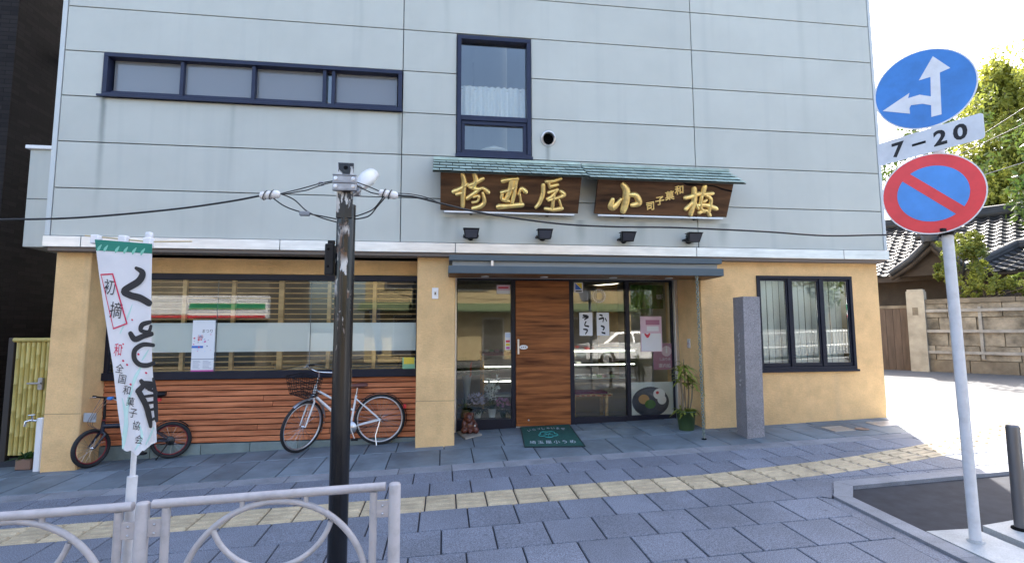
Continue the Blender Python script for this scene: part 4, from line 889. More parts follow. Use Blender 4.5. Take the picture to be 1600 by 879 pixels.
def fstroke(pts, m, off, name='brush_stroke', o=(0, 0, 1), n=6):
    bb_ = B(); ribbon(bb_, [(o[0]+x/o[2], o[1]+y/o[2], w/o[2]) for x, y, w in pts], lambda x, y: fpt(x, y, off), n); return bb_.obj(name, m, cl)
C3, C4 = (140, 365, 4.51), (150, 540, 4.88)
for k, x in enumerate((65, 110, 190, 250, 310, 370)): fstroke([(x-8, 112+x*.10, 8), (x, 97+x*.09, 20), (x+18, 72+x*.09, 6)], LTE, .0022+k*.0001, 'leaf_print', C3)
for k, st in enumerate([[(300,500,4),(270,580,14),(215,700,8)], ]): fstroke(st, PTE, .001+k*.0002, 'swoosh', C3)
for k, st in enumerate([[(350,150,10),(300,240,26),(270,330,10)], [(200,400,8),(230,560,30),(215,700,34),(205,780,12)], [(280,330,8),(245,420,22),(235,560,12)], [(330,600,8),(350,690,20),(300,790,10)], [(400,30,6),(370,80,14),(350,110,6)], [(440,620,8),(410,690,16),(380,750,8)]]): fstroke(st, PTE, .0012+k*.0002, 'swoosh', C4)
fstroke([(328,242,24),(372,275,44),(345,335,50),(245,400,48),(285,432,48),(355,452,50),(418,488,48)], K, .004, o=C3)
fstroke([(425,622,28),(372,640,36),(362,680,30),(415,690,26),(432,650,22)], K, .0042, o=C3); fstroke([(288,702,34),(320,742,42),(380,720,38),(436,705,34)], K, .0044, o=C3)
cx, cy = 372, 70
fstroke([(436,-5,30),(360,-10,36),(298,30,38),(292,95,38),(330,140,38),(390,148,36),(440,130,30)], K, .0046, o=C4)
for k, st in enumerate([[(345,268,34),(360,300,40),(320,345,44)], [(360,285,40),(425,298,52),(385,318,26)], [(325,348,46),(380,450,46),(405,540,44),(416,615,24)], [(400,330,22),(460,350,26)], [(437,250,20),(450,340,30),(455,460,34),(462,570,26)],
                        [(345,388,20),(455,375,24)], [(370,440,20),(462,425,24)], [(392,492,18),(464,475,24)], [(410,570,18),(462,545,22)]]): fstroke(st, K, .0048+k*.0003, o=C4)
sq = [(80,288,10),(162,283,10)], [(162,283,10),(262,632,10)], [(262,632,10),(168,668,10)], [(168,668,6),(80,288,5)]
for k, st in enumerate(sq): fstroke(st, FRD, .003+k*.0002, 'red_frame', C3, 3)
def fchar(ch, u, v, hpx, m, rot=0.0, sx=1.0, off=.003):
    tb = text(ch, 1.0); H_ = max(p[2] for p in tb.v)-min(p[2] for p in tb.v); k = hpx/max(H_, .5); ca, sa = cos(rot), sin(rot)
    tb.v = [tuple(fpt(u+(p[0]*sx*ca+p[2]*sa)*k, v-(p[2]*ca-p[0]*sx*sa)*k, off)) for p in tb.v]; tb.obj('character', m, cl)
fchar('初', 171, 448, 24, K, radians(8), .75); fchar('摘', 181, 484, 25, K, radians(8), .75)
fchar('和', 184, 546, 20, FRD, radians(6), .6)
for k, (ch, u, v) in enumerate((('全', 187, 575), ('国', 191, 592), ('和', 198, 609), ('菓', 204, 627), ('子', 208, 645), ('協', 213, 664), ('会', 217, 686))): fchar(ch, u, v, 14, K, radians(10), .85)
for k, (x, y) in enumerate(((298,604), (235,775), (225,800))): fstroke([(x, y, 10), (x+3, y+3, 10)], FRD, .003, 'red_dot', C3)
for k, (x, y) in enumerate(((205,112), (235,142), (380,204), (262,292), (322,62))): fstroke([(x, y, 14), (x+4, y+3, 14)], FRD, .006, 'red_dot', C4)
for u, v in ((149, 373), (192, 374), (231, 377)):
    p = onY(u, v, YF-.03); B().bbox(p.x-.018, p.x+.018, p.y-.012, p.y+.03, p.z-.025, p.z+.02, .004).obj('clip', mat('clip_white', (.7, .72, .78), .4), fl)

# traffic sign on a white pole
sg = thing('traffic_sign', 'white pole carrying a blue arrow sign, a 7-20 plate and a no-parking sign', 'traffic sign', (4.296, -3.685, gz(4.296, -3.685)))
zg = gz(4.296, -3.685)+.02
B().tube([(4.296, -3.685, zg), (4.285, -3.685, 1.2), (4.27, -3.685, 2.4), (4.245, -3.685, 3.62)], .0345, 22).obj('pole', M_polew, sg)
B().lathe([(.052, 0), (.05, .012), (.036, .02)], (4.296, -3.685, zg), 20).obj('base_collar', M_conc, sg)
S_BLUE = mat('sign_blue', (.035, .20, .58), .32, var=.10, vscale=4, grime=.25, gscale=7); S_RED = mat('sign_red', (.74, .045, .055), .32, var=.10, vscale=4, grime=.22, gscale=8); S_WH = mat('sign_white', (.70, .72, .76), .32, var=.04, grime=.2, gscale=8); S_BL2 = mat('sign_blue_faded', (.06, .26, .68), .35, var=.12, vscale=6)
def sgn_frame(x, y, z, phi):
    e = Vector((cos(phi), sin(phi), 0)); n = Vector((sin(phi), -cos(phi), 0)); o = Vector((x, y, z))
    return lambda a, c, d=0.0: o+e*a+Vector((0, 0, c))+n*d
def disc(F, r, d0, d1, m, parent, name, n=56, rx=None):
    b = B(); b.prism([F(r*cos(2*pi*i/n), r*sin(2*pi*i/n), d0) for i in range(n)], F(0, 0, d1)-F(0, 0, d0)); return b.obj(name, m, parent)
F1 = sgn_frame(4.147, -3.71, 3.295, -.807); pl = disc(F1, .304, -.004, .0, S_WH, sg, 'arrow_plate'); disc(F1, .294, .0005, .0015, S_BLUE, pl, 'blue_face')
c6 = (1330, 50, 2.196)
def tosign(F, Fn, P_):
    o = F(0, 0); e = F(1, 0)-o; n = Fn
    def f(X, Y, d=.003):
        p = onP(c6[0]+X/c6[2], c6[1]+Y/c6[2], o, n); return p+n*d
    return f
n1 = F1(0, 0, 1)-F1(0, 0, 0); T1 = tosign(F1, n1, None)
arrow_up = [(275,292),(272,155),(232,167),(280,84),(340,124),(304,140),(310,283)]
b = B(); b.prism([T1(x, y, .0022) for x, y in arrow_up], n1*.0008); b.obj('white_arrow', S_WH, pl)
bend = [(108,272),(200,210),(195,228),(235,216),(274,222),(274,252),(245,247),(205,252),(200,262),(202,281)]
b = B(); b.prism([T1(x, y, .0034) for x, y in bend], n1*.0008); b.obj('white_arrow', S_WH, pl)
F2 = sgn_frame(4.149, -3.71, 2.496, -.783); pl = disc(F2, .301, -.004, 0, S_WH, sg, 'no_parking_plate'); disc(F2, .292, .0005, .0015, S_RED, pl, 'red_ring'); disc(F2, .207, .0022, .003, S_BL2, pl, 'blue_face')
b = B(); a = radians(-45); 
b.prism([F2(p[0]*cos(a)-p[1]*sin(a), p[0]*sin(a)+p[1]*cos(a), .0036) for p in ((-.215, -.034), (.215, -.034), (.215, .034), (-.215, .034))], n1*.0006); b.obj('red_bar', S_RED, pl)
F3 = sgn_frame(4.137, -3.71, 2.89, -1.257); W_, H_ = .677/2, .182/2; r_ = .022
cr = []
for cx_, cy_, a0 in ((W_-r_, H_-r_, 0), (-W_+r_, H_-r_, pi/2), (-W_+r_, -H_+r_, pi), (W_-r_, -H_+r_, 1.5*pi)):
    cr += [(cx_+r_*cos(a0+k*pi/10), cy_+r_*sin(a0+k*pi/10)) for k in range(6)]
b = B(); b.prism([F3(x, y, 0) for x, y in cr], F3(0, 0, .003)-F3(0, 0, 0)); pl = b.obj('hours_plate', S_WH, sg)
n3 = F3(0, 0, 1)-F3(0, 0, 0)
for ch, x in (('7', -.19), ('-', -.05), ('2', .085), ('0', .205)):
    tb = text(ch, .15 if ch != '-' else .17, 0, .005); sxx = 1.1
    if ch == '-': tb = B().box(-.045, .045, 0, .0004, -.009, .009); sxx = 1
    tb.v = [tuple(F3(x+p[0]*sxx, p[2], .0046)) for p in tb.v]; tb.obj('numeral', K, pl)
for z in (3.36, 3.22, 2.93, 2.85, 2.58, 2.42):
    b = B().tube([(4.262+.042*cos(a_), -3.685+.042*sin(a_), z) for a_ in [2*pi*i/16 for i in range(16)]], .008, 6, closed=True); b.obj('clamp_band', steel, sg)
p = Vector((4.27, -3.685, 2.22)); B().lathe([(.046, -.03), (.046, .03)], tuple(p), 18, cap=False).bbox(p.x-.11, p.x+.09, p.y-.07, p.y-.045, p.z-.012, p.z+.012, .003).obj('cable_clamp', M_black, sg)
st_ = B(); q = onP(1503, 612, Vector((4.285, -3.72, 1)), Vector((-.7, -.7, 0))); 
for k in range(3): st_.lathe([(.0352, -.02+k*.03), (.0352, .0+k*.028)], (4.284, -3.685, 1.02), 18, cap=False)
# grey bollard post on the right-hand pad
q = onG(1590, 836); bt = onY(1582, 667, q.y)
t = thing('steel_bollard', 'thick grey steel bollard on the concrete pad right of the sign pole', 'bollard', (q.x+.04, q.y, gz(q.x, q.y)))
B().lathe([(.041, 0), (.041, bt.z-gz(q.x, q.y)-.02), (.038, bt.z-gz(q.x, q.y)-.006), (.02, bt.z-gz(q.x, q.y))], (q.x+.04, q.y, gz(q.x, q.y)+.02), 22).obj('tube', mat('bollard_grey', (.13, .13, .14), .38, metal=.5, streak=.2, streakcol=(.24, .24, .24)), t)
B().lathe([(.06, 0), (.058, .012), (.042, .018)], (q.x+.04, q.y, gz(q.x, q.y)+.04), 20).obj('collar', M_dark, t)

# granite monument
zm = gz(4.65, -.45)
mo = thing('stone_monument', 'square grey granite pillar with engraved side standing before the right-hand wall', 'monument', (4.68, -.40, zm))
bL, bM, bR = Vector((4.585, -.25, 0)), Vector((4.557, -.546, 0)), Vector((4.826, -.51, 0)); bB = bL+(bR-bM)
tM = onY(1160, 463, -.53); tL = onY(1144, 462, -.26); tR = onY(1185, 461, -.50); ztp = tM.z
def lean(p, k): return Vector((p.x, p.y, 0))
b = B(); base = [Vector((p.x, p.y, zm-.08)) for p in (bL, bM, bR, bB)]; dxm = tM.x-bM.x; top = [Vector((p.x+dxm*.9, p.y, ztp)) for p in (bL, bM, bR, bB)]
ctr = sum(base, Vector())/4; n_ = 24; vs = []
for k in range(n_+1):
    f_ = k/n_
    for i in range(4):
        p = base[i].lerp(top[i], f_); c_ = (sum(base, Vector())/4).lerp(sum(top, Vector())/4, f_); s_ = 1-.02*f_+.008*sin(k*1.9+i)
        vs.append(c_+(p-c_)*s_)
b.add(vs, [(k*4+i, k*4+(i+1) % 4, k*4+4+(i+1) % 4, k*4+4+i) for k in range(n_) for i in range(4)]); b.add(vs[-4:], [(0, 1, 2, 3)]); b.obj('shaft', M_granite, mo)
ch = B(); fd = (bM-bL).normalized(); fn = Vector((fd.y, -fd.x, 0)); fn = fn if fn.x < 0 else -fn; rrr = random.Random(5)
for k in range(9):
    z = 1.42-k*.085; o = bL.lerp(bM, .52)+Vector((dxm*.9*(z-zm)/(ztp-zm), 0, 0))
    for j in range(3):
        x0_, z0_ = rrr.uniform(-.03, .01), rrr.uniform(-.025, .025); st = [(x0_, z0_, .006), (x0_+rrr.uniform(.01, .04), z0_+rrr.uniform(-.02, .02), .009), (x0_+rrr.uniform(0, .03), z0_+rrr.uniform(-.03, .0), .005)]
        ribbon(ch, st, lambda x, y, j=j: o+fd*x+Vector((0, 0, z+y))+fn*(.006+.0004*j), 3)
ch.obj('engraving', mat('engraved_white', (.55, .55, .55), .8), mo)

# welcome mat
cs = [onG(812, 666), onG(889, 663.5), onG(914, 697.5), onG(820, 698.5)]; cs = [Vector((c.x, min(c.y, .93), gz(c.x, min(c.y, .93)))) for c in cs]
cm = sum(cs, Vector())/4; mt = thing('door_mat', 'dark green welcome mat with white lettering in front of the wooden door', 'mat', tuple(cm))
def mp_(s_, t_, h=0.0):
    p = cs[0].lerp(cs[1], s_).lerp(cs[3].lerp(cs[2], s_), t_); return Vector((p.x, p.y, gz(p.x, p.y)+h))
b = B(); b.prism([mp_(0, 0, .003), mp_(1, 0, .003), mp_(1, 1, .003), mp_(0, 1, .003)], (0, 0, .008)); b.obj('carpet', M_green, mt)
b = B()
for a_, c_ in (((0, 0), (1, 0)), ((1, 0), (1, 1)), ((1, 1), (0, 1)), ((0, 1), (0, 0))): b.tube([mp_(*a_, .009), mp_(*c_, .009)], .008, 6)
b.obj('rubber_edge', mat('mat_edge', (.010, .03, .028), .7), mt)
def mchar(chs, s_, t_, hs, m, rot=0, ht=None):
    tb = text(chs, 1.0, 0, 0); ca, sa = cos(rot), sin(rot); ht = ht or hs
    tb.v = [tuple(mp_(s_+(p[0]*ca+p[2]*sa)*hs, t_-(p[2]*ca-p[0]*sa)*ht, .0125)) for p in tb.v]; tb.obj('lettering', m, mt)
for i, ch_ in enumerate('いらっしゃいませ'):
    x = .155+i*.095; d_ = (i-3.5)/3.5; mchar(ch_, x, .14+.07*d_*d_, .085, M_letter, d_*.35, .135)
for i, ch_ in enumerate('埼玉屋小うめ'): mchar(ch_, .155+i*.138, .815, .115, M_letter, 0, .15)
pp = [];
for i in range(60):
    a_ = 2*pi*i/60; r_ = .115+.045*abs(sin(2.5*a_+pi/4*0)); pp.append(mp_(.48+r_*sin(a_)*1.15, .46-r_*cos(a_)*1.0*.95, .0125))
B().tube(pp, .007, 5, closed=True).obj('blossom_print', M_teal, mt)
for i in range(5):
    a_ = 2*pi*(i+.5)/5; B().tube([mp_(.48+r0*sin(a_)*1.1, .46-r0*cos(a_), .0125) for r0 in (.015, .05, .085)], .005, 5).obj('blossom_print', M_teal, mt)

# ================================================================== BICYCLES
def wheel(parent, c, axis, r, tyre_r, m_rim, nsp=28, hub=.018, rimw=.012, name='wheel'):
    axis = axis.normalized(); a = Vector((0, 0, 1)); a = (a-axis*a.dot(axis)).normalized(); e = axis.cross(a)
    ring = lambda rr, n=48: [c+a*rr*cos(2*pi*i/n)+e*rr*sin(2*pi*i/n) for i in range(n)]
    w = B().tube(ring(r-tyre_r), tyre_r, 8, closed=True).obj(name, M_rubber, parent)
    B().tube(ring(r-2*tyre_r-.004), rimw*(.6 if 'red' in m_rim.name else 1), 6, closed=True).obj('rim', m_rim, w)
    sp = B()
    for i in range(nsp):
        an = 2*pi*i/nsp; s_ = 1 if i % 2 else -1; of = .28*(1 if (i//2) % 2 else -1)
        sp.tube([c+axis*s_*.028+(a*cos(an+of)+e*sin(an+of))*hub, c+(a*cos(an)+e*sin(an))*(r-2*tyre_r-.006)], .0014, 4, cap=False)
    sp.obj('spokes', M_chrome, w)
    B().tube([c-axis*.045, c-axis*.03, c-axis*.029, c+axis*.029, c+axis*.03, c+axis*.045], [.007, .007, hub, hub, .007, .007], 12).obj('hub', M_chrome, w); return w
def fender(parent, c, axis, r, a0, a1, w, m, fwd):
    axis = axis.normalized(); up = Vector((0, 0, 1)); up = (up-axis*up.dot(axis)).normalized(); b = B(); n = 24; vs = []
    for i in range(n+1):
        an = a0+(a1-a0)*i/n; d = fwd*cos(an)+up*sin(an)
        for k in (-1, -.6, 0, .6, 1): vs.append(c+d*(r+.010*(1-k*k))+axis*w*k)
    b.add(vs, [(i*5+k, i*5+k+1, i*5+6+k, i*5+5+k) for i in range(n) for k in range(4)], True)
    return b.obj('mudguard', m, parent)
# --- white city bicycle
gr = Vector((-.27, .44, gz(-.27, .44))); gf = Vector((-1.33, .27, gz(-1.33, .27)))
hd = (gf-gr); hd.z = 0; hd.normalize(); sd_ = Vector((-hd.y, hd.x, 0)); sd_ = sd_ if sd_.y < 0 else -sd_      # towards the street
wb = thing('white_bicycle', 'white city bicycle with wire basket leaning on its stand before the boarded wall', 'bicycle', tuple(gr))
leanv = (Vector((0, 0, 1))+sd_*.05).normalized()
RW = .343
BP = lambda u, v, off=0.0: onP(u, v, gr, sd_) + sd_*off
cpx4 = lambda X, Y, off=0.0: BP(430+X/5.86, 570+Y/5.86, off)
ra = gr+Vector((0, 0, RW)); 
m_wf = mat('bike_white', (.74, .74, .74), .25); m_sad = mat('saddle_brown', (.13, .045, .035), .45); 
wheel(wb, ra, sd_, RW, .019, M_alu, 32)
ax = ra; bbk = cpx4(688, 566); st_top = cpx4(742, 275); hd_t = cpx4(374, 192); hd_b = cpx4(345, 292)
fr = B().tube([st_top, bbk], .0155, 12).tube([hd_b+(hd_t-hd_b)*.22, bbk], .0185, 12).tube([hd_b+(hd_t-hd_b)*.72, st_top.lerp(bbk, .48)], .0145, 12).tube([hd_t+(hd_t-hd_b)*.1, hd_b], .0195, 14)
for s_ in (-1, 1):
    o = sd_*s_*.052; fr.tube([bbk+sd_*s_*.03, ax+o], .0095, 8).tube([st_top.lerp(bbk, .1)+sd_*s_*.02, ax+o], .0085, 8)
fr.tube([bbk-sd_*.036, bbk+sd_*.036], .021, 14); fr.obj('frame', m_wf, wb)
B().tube([st_top, st_top+(st_top-bbk).normalized()*.10], .0125, 10).obj('seat_post', M_chrome, wb)
sc_ = st_top+(st_top-bbk).normalized()*.115; b = B(); vs = []; n = 12
for t_, w_, h_ in ((-.13, .055, .03), (-.09, .082, .04), (-.02, .062, .038), (.06, .032, .03), (.13, .02, .022)):
    for j in range(n):
        an = 2*pi*j/n; vs.append(sc_+hd*t_+sd_*w_*cos(an)+Vector((0, 0, h_*sin(an)*(1 if sin(an) > 0 else .55)+.01+abs(t_)*.06)))
b.add(vs, [(i*n+j, i*n+(j+1) % n, (i+1)*n+(j+1) % n, (i+1)*n+j) for i in range(4) for j in range(n)], True); b.add(vs[:n], [tuple(range(n))[::-1]]); b.add(vs[-n:], [tuple(range(n))]); b.obj('saddle', m_sad, wb)
stv = (hd_t-hd_b).normalized(); ang = radians(48)
# steering: turn heading towards the street
sgn_ = 1 if (Matrix.Rotation(ang, 3, stv) @ hd).dot(sd_) > 0 else -1; RS = Matrix.Rotation(ang*sgn_, 3, stv); fh = RS @ hd; fs = RS @ sd_
fa = hd_b-stv*.34+(hd-stv*hd.dot(stv)).normalized()*.0; fa = hd_b-stv*.315+fh*.055; fa.z = gf.z+RW
wheel(wb, fa, fs, RW, .019, M_alu, 32)
fk = B()
for s_ in (-1, 1): fk.tube([hd_b-stv*.012+fs*s_*.018, hd_b-stv*.05+fs*s_*.048, hd_b.lerp(fa, .6)+fs*s_*.05+fh*.0, fa+fs*s_*.05], [.014, .014, .011, .008], 10)
fk.obj('fork', m_wf, wb)
fender(wb, ra, sd_, RW+.012, radians(25), radians(195), .026, mat('mudguard_dark', (.03, .032, .04), .25), hd); fender(wb, fa, fs, RW+.012, radians(55), radians(205), .026, mat('mudguard_silver', (.45, .46, .5), .3, metal=.7), fh)
sh = hd_t+stv*.20; B().tube([hd_t, hd_t+stv*.12, sh+fh*.02, sh+fh*.06+Vector((0, 0, .01))], .0115, 10).obj('stem', M_chrome, wb)
hc = sh+fh*.06+Vector((0, 0, .01)); hb = bez([list(hc+fs*s0*.0) if False else list(hc-fs*.29-fh*.20+Vector((0, 0, .0))), list(hc-fs*.24-fh*.05+Vector((0, 0, .025))), list(hc-fs*.10+Vector((0, 0, .01))), list(hc), list(hc+fs*.10+Vector((0, 0, .01))), list(hc+fs*.24-fh*.05+Vector((0, 0, .025))), list(hc+fs*.29-fh*.20)], 5)
hbo = B().tube(hb, .011, 10).obj('handlebar', M_chrome, wb)
for s_ in (-1, 1):
    e_ = hc+fs*s_*.29-fh*.20; B().tube([e_+(hc+fs*s_*.255-fh*.09+Vector((0, 0, .012))-e_)*.95, e_, e_-fh*.012], .016, 10).obj('grip', M_black, hbo)
    B().tube([hc+fs*s_*.25-fh*.06+Vector((0, 0, .012)), hc+fs*s_*.27-fh*.02+Vector((0, 0, -.012)), hc+fs*s_*.31-fh*.11+Vector((0, 0, -.03))], .005, 6).obj('brake_lever', M_alu, hbo)
# wire basket in front of the head tube
bo = hd_t+fh*.20+Vector((0, 0, .005)); bk = B(); tw_, td_, bw_, bd_, hh = .19, .135, .15, .10, .22
def bpt(a, d, z): 
    f_ = z/hh; return bo+fs*(bw_+(tw_-bw_)*f_)*a+fh*(bd_+(td_-bd_)*f_)*d+Vector((0, 0, z-.08))
for z in [hh*k/6 for k in range(7)]: bk.tube([bpt(-1, -1, z), bpt(1, -1, z), bpt(1, 1, z), bpt(-1, 1, z)], .0035 if 0 < z < hh*.99 else .006, 5, closed=True)
for k in range(9):
    q_ = -1+2*k/8
    for a0, d0 in ((q_, -1), (q_, 1), (-1, q_), (1, q_)): bk.tube([bpt(a0, d0, 0), bpt(a0, d0, hh)], .0028, 4)
    bk.tube([bpt(q_, -1, 0), bpt(q_, 1, 0)], .0028, 4); bk.tube([bpt(-1, q_, 0), bpt(1, q_, 0)], .0028, 4)
bk.obj('basket', M_black, wb)
B().tube([hd_b+fh*.04, bo+Vector((0, 0, -.085))], .006, 6).obj('basket_stay', M_chrome, wb)
lp = hd_t+fh*.07+fs*.07-Vector((0, 0, .09)); B().tube([lp-fh*.05, lp-fh*.02, lp+fh*.05, lp+fh*.06], [.018, .03, .034, .03], 14).obj('head_lamp', M_chrome, wb)
ck = B().tube([bbk+sd_*.05, bbk+sd_*.055+Vector((.06, 0, -.15))], .008, 8).tube([bbk-sd_*.05, bbk-sd_*.055+Vector((-.06, 0, .15))], .008, 8).obj('crank', M_alu, wb)
B().bbox(-.045, .045, -.03, .03, -.011, .011, .004).xf(Matrix.Translation(bbk+sd_*.10+Vector((.06, 0, -.15)))).obj('pedal', M_black, ck); B().bbox(-.045, .045, -.03, .03, -.011, .011, .004).xf(Matrix.Translation(bbk-sd_*.10+Vector((-.06, 0, .15)))).obj('pedal', M_black, ck)
b = B(); cg = sd_*.052; b.tube([bbk+cg+Vector((0, 0, .075)), ax+cg+Vector((0, 0, .04)), ax+cg-hd*.045, ax+cg-Vector((0, 0, .04)), bbk+cg-Vector((0, 0, .075)), bbk+cg+hd*.08], .007, 6, closed=True); b.lathe([(.07, -.003), (.07, .003)], (0,0,0), 24, 'y').xf(Matrix.Identity(4)); 
b = B(); pl_ = [bbk+cg+Vector((0, 0, .075)), ax+cg+Vector((0, 0, .035)), ax+cg-hd*.04, ax+cg-Vector((0, 0, .035)), bbk+cg-Vector((0, 0, .075)), bbk+cg+hd*.08]; b.tube(pl_, .004, 6, closed=True); b.obj('chain', mat('chain_dark', (.05, .05, .05), .4, metal=.8), wb)
B().lathe([(.085, -.002), (.085, .002), (.0, .002)], (0,0,0), 28, 'y').xf(Matrix.Translation(bbk+cg)).obj('chain_ring', M_alu, wb)
B().tube([ax+sd_*.065, ax+sd_*.10+hd*.06-Vector((0, 0, .20)), ax+sd_*.14+hd*.045-Vector((0, 0, RW-.02))], .008, 8).obj('kickstand', M_chrome, wb)
p = ra-hd*(RW+.02)*.92+Vector((0, 0, .16)); B().bbox(-.02, .02, -.02, .02, -.028, .028, .005).xf(Matrix.Translation(p)).obj('rear_reflector', S_RED, wb)

# --- black folding bicycle
gr = Vector((-2.93, .42, gz(-2.93, .42))); gf = Vector((-3.74, .20, gz(-3.74, .20))); hd = (gf-gr); hd.z = 0; hd.normalize(); sd_ = Vector((-hd.y, hd.x, 0)); sd_ = sd_ if sd_.y < 0 else -sd_
fb = thing('folding_bicycle', 'black folding bicycle with small red-rimmed wheels behind the shop flag', 'bicycle', tuple(gr))
RW = .235; m_fb = mat('bike_black', (.016, .018, .03), .25); m_rr = mat('rim_red', (.24, .018, .026), .35)
BP = lambda u, v: onP(u, v, gr, sd_); c5 = lambda X, Y: BP(110+X/5.86, 590+Y/5.86)
ra = gr+Vector((0, 0, RW)); wheel(fb, ra, sd_, RW, .024, m_rr, 20)
hb_ = c5(292, 500); ht_ = c5(318, 180); bbk = c5(640, 660); bbk.z = max(bbk.z, gr.z+.24); sp_b = c5(660, 470); sp_t = c5(775, 165)
sp_b = bbk+(sp_t-bbk)*.2
fr = B().tube([c5(300, 440), c5(450, 432), bbk.lerp(sp_t, .25)], .026, 12).tube([bbk, bbk.lerp(sp_t, .42)], .019, 12).tube([c5(305, 400), c5(290, 500)], .024, 12)
for s_ in (-1, 1): fr.tube([bbk+sd_*s_*.03, ra+sd_*s_*.055], .011, 8).tube([bbk.lerp(sp_t, .36)+sd_*s_*.015, ra+sd_*s_*.055], .009, 8)
fr.obj('frame', m_fb, fb); B().tube([bbk.lerp(sp_t, .4), sp_t], .015, 12).obj('seat_post', M_black, fb)
b = B(); vs = []; n = 10
for t_, w_, h_ in ((-.12, .06, .03), (-.08, .075, .035), (0, .05, .03), (.08, .025, .024), (.14, .016, .018)):
    for j in range(n):
        an = 2*pi*j/n; vs.append(sp_t+hd*t_+sd_*w_*cos(an)+Vector((0, 0, h_*sin(an)+.02)))
b.add(vs, [(i*n+j, i*n+(j+1) % n, (i+1)*n+(j+1) % n, (i+1)*n+j) for i in range(4) for j in range(n)], True); b.add(vs[:n], [tuple(range(n))[::-1]]); b.add(vs[-n:], [tuple(range(n))]); b.obj('saddle', M_black, fb)
hst = B().tube([c5(300, 440), c5(312, 330), ht_], [.018, .017, .0145], 12).obj('handle_post', M_black, fb)
B().lathe([(.022, -.006), (.022, .006)], (0,0,0), 12).xf(Matrix.Translation(c5(308, 385))).obj('hinge_ring', m_rr, fb)
stv = (ht_-hb_).normalized(); ang = radians(52); sgn_ = 1 if (Matrix.Rotation(ang, 3, stv) @ hd).dot(sd_) > 0 else -1; RS = Matrix.Rotation(ang*sgn_, 3, stv); fh = RS @ hd; fs = RS @ sd_
fa = Vector((gf.x, gf.y, gf.z+RW)); wheel(fb, fa, fs, RW, .024, m_rr, 20); fk = B()
for s_ in (-1, 1): fk.tube([c5(290, 495)+fs*s_*.02, c5(290, 510)+fs*s_*.05, fa+fs*s_*.055], [.016, .016, .010], 10)
fk.obj('fork', m_fb, fb)
hbo = B().tube([ht_+fs*.27-fh*.03, ht_+fs*.1, ht_, ht_-fs*.1, ht_-fs*.27-fh*.03], .0115, 10).obj('handlebar', M_black, fb)
for s_ in (-1, 1): B().tube([ht_+fs*s_*.27-fh*.03, ht_+fs*s_*.17-fh*.01], .016, 10).obj('grip', M_rubber, hbo); B().tube([ht_+fs*s_*.15, ht_+fs*s_*.17+fh*.035, ht_+fs*s_*.25+fh*.04-Vector((0, 0, .02))], .005, 6).obj('brake_lever', M_alu, hbo)
B().bbox(-.03, .03, -.03, .03, -.018, .018, .008).xf(Matrix.Translation(ht_+fs*.12+fh*.02)).obj('bell', S_BLUE, hbo)
for k in range(3): B().tube(bez([list(ht_+fs*(.14-k*.1)), list(ht_+fh*.13+fs*(.1-k*.06)-Vector((0, 0, .12+.03*k))), list(c5(240-20*k, 420)+fh*.05), list(c5(285, 480))], 6), .0035, 5).obj('brake_cable', mat('cable_tan', (.22, .14, .10), .5), fb)
p = c5(225, 355); B().bbox(-.085, .085, -.012, .012, -.055, .055, .006).xf(Matrix.Translation(p+fh*.06) @ Matrix.Rotation(radians(-15), 4, 'Z')).obj('basket_plate', mat('grey_bag', (.35, .37, .40), .6), fb)
ck = B().tube([bbk+sd_*.05, bbk+sd_*.055+Vector((.05, 0, -.13))], .008, 8).tube([bbk-sd_*.05, bbk-sd_*.055+Vector((-.05, 0, .13))], .008, 8).obj('crank', M_black, fb)
B().bbox(-.04, .04, -.035, .035, -.012, .012, .004).xf(Matrix.Translation(bbk+sd_*.10+Vector((.05, 0, -.13)))).obj('pedal', M_black, ck); B().bbox(-.04, .04, -.035, .035, -.012, .012, .004).xf(Matrix.Translation(bbk-sd_*.10+Vector((-.05, 0, .13)))).obj('pedal', M_black, ck)
B().lathe([(.08, -.003), (.08, .003), (0, .003)], (0,0,0), 24, 'y').xf(Matrix.Translation(bbk+sd_*.05)).obj('chain_ring', M_black, fb); fender(fb, ra, sd_, RW+.014, radians(50), radians(140), .03, M_black, hd)
B().tube([ra+sd_*.07, ra+sd_*.10+hd*.08-Vector((0, 0, .13)), ra+sd_*.12+hd*.13-Vector((0, 0, RW-.015))], .008, 8).obj('kickstand', M_black, fb)
B().lathe([(.055, -.01), (.06, 0), (.055, .01), (0, .012)], (0,0,0), 20, 'y').xf(Matrix.Translation(ra+sd_*.05)).obj('sprocket', mat('chain_dark', (.05, .05, .05), .4), fb)
p = sp_t-Vector((0, 0, .05))-hd*.05; B().bbox(-.02, .02, -.02, .02, -.02, .02, .005).xf(Matrix.Translation(p)).obj('tail_light', S_RED, fb)

# ================================================================== PLANTS, POTS, FIGURE
def leaf(b, p, d, L, w, droop=.3, n=4, up=Vector((0, 0, 1))):
    d = d.normalized(); s_ = d.cross(up); s_ = s_.normalized() if s_.length > 1e-3 else Vector((1, 0, 0)); vs = []
    for i in range(n+1):
        f_ = i/n; c = p+d*L*f_-up*droop*L*f_*f_; ww = w*sin(pi*min(.98, .12+.86*f_))
        vs += [c-s_*ww, c+up*ww*.25*0-Vector((0, 0, ww*.3)), c+s_*ww]
    b.add(vs, [f for i in range(n) for f in ((3*i, 3*i+1, 3*i+4, 3*i+3), (3*i+1, 3*i+2, 3*i+5, 3*i+4))], True)
def foliage_mat(name, c1, c2, sc=6, tr=.3): return mat(name, c1, .5, var=.2, col2=c2, vscale=sc, trans=tr, detail=3)
def rdir(rr_, zmin=-.2, zmax=1): 
    a_ = rr_.uniform(0, 2*pi); z = rr_.uniform(zmin, zmax); r_ = sqrt(max(0, 1-z*z)); return Vector((r_*cos(a_), r_*sin(a_), z))
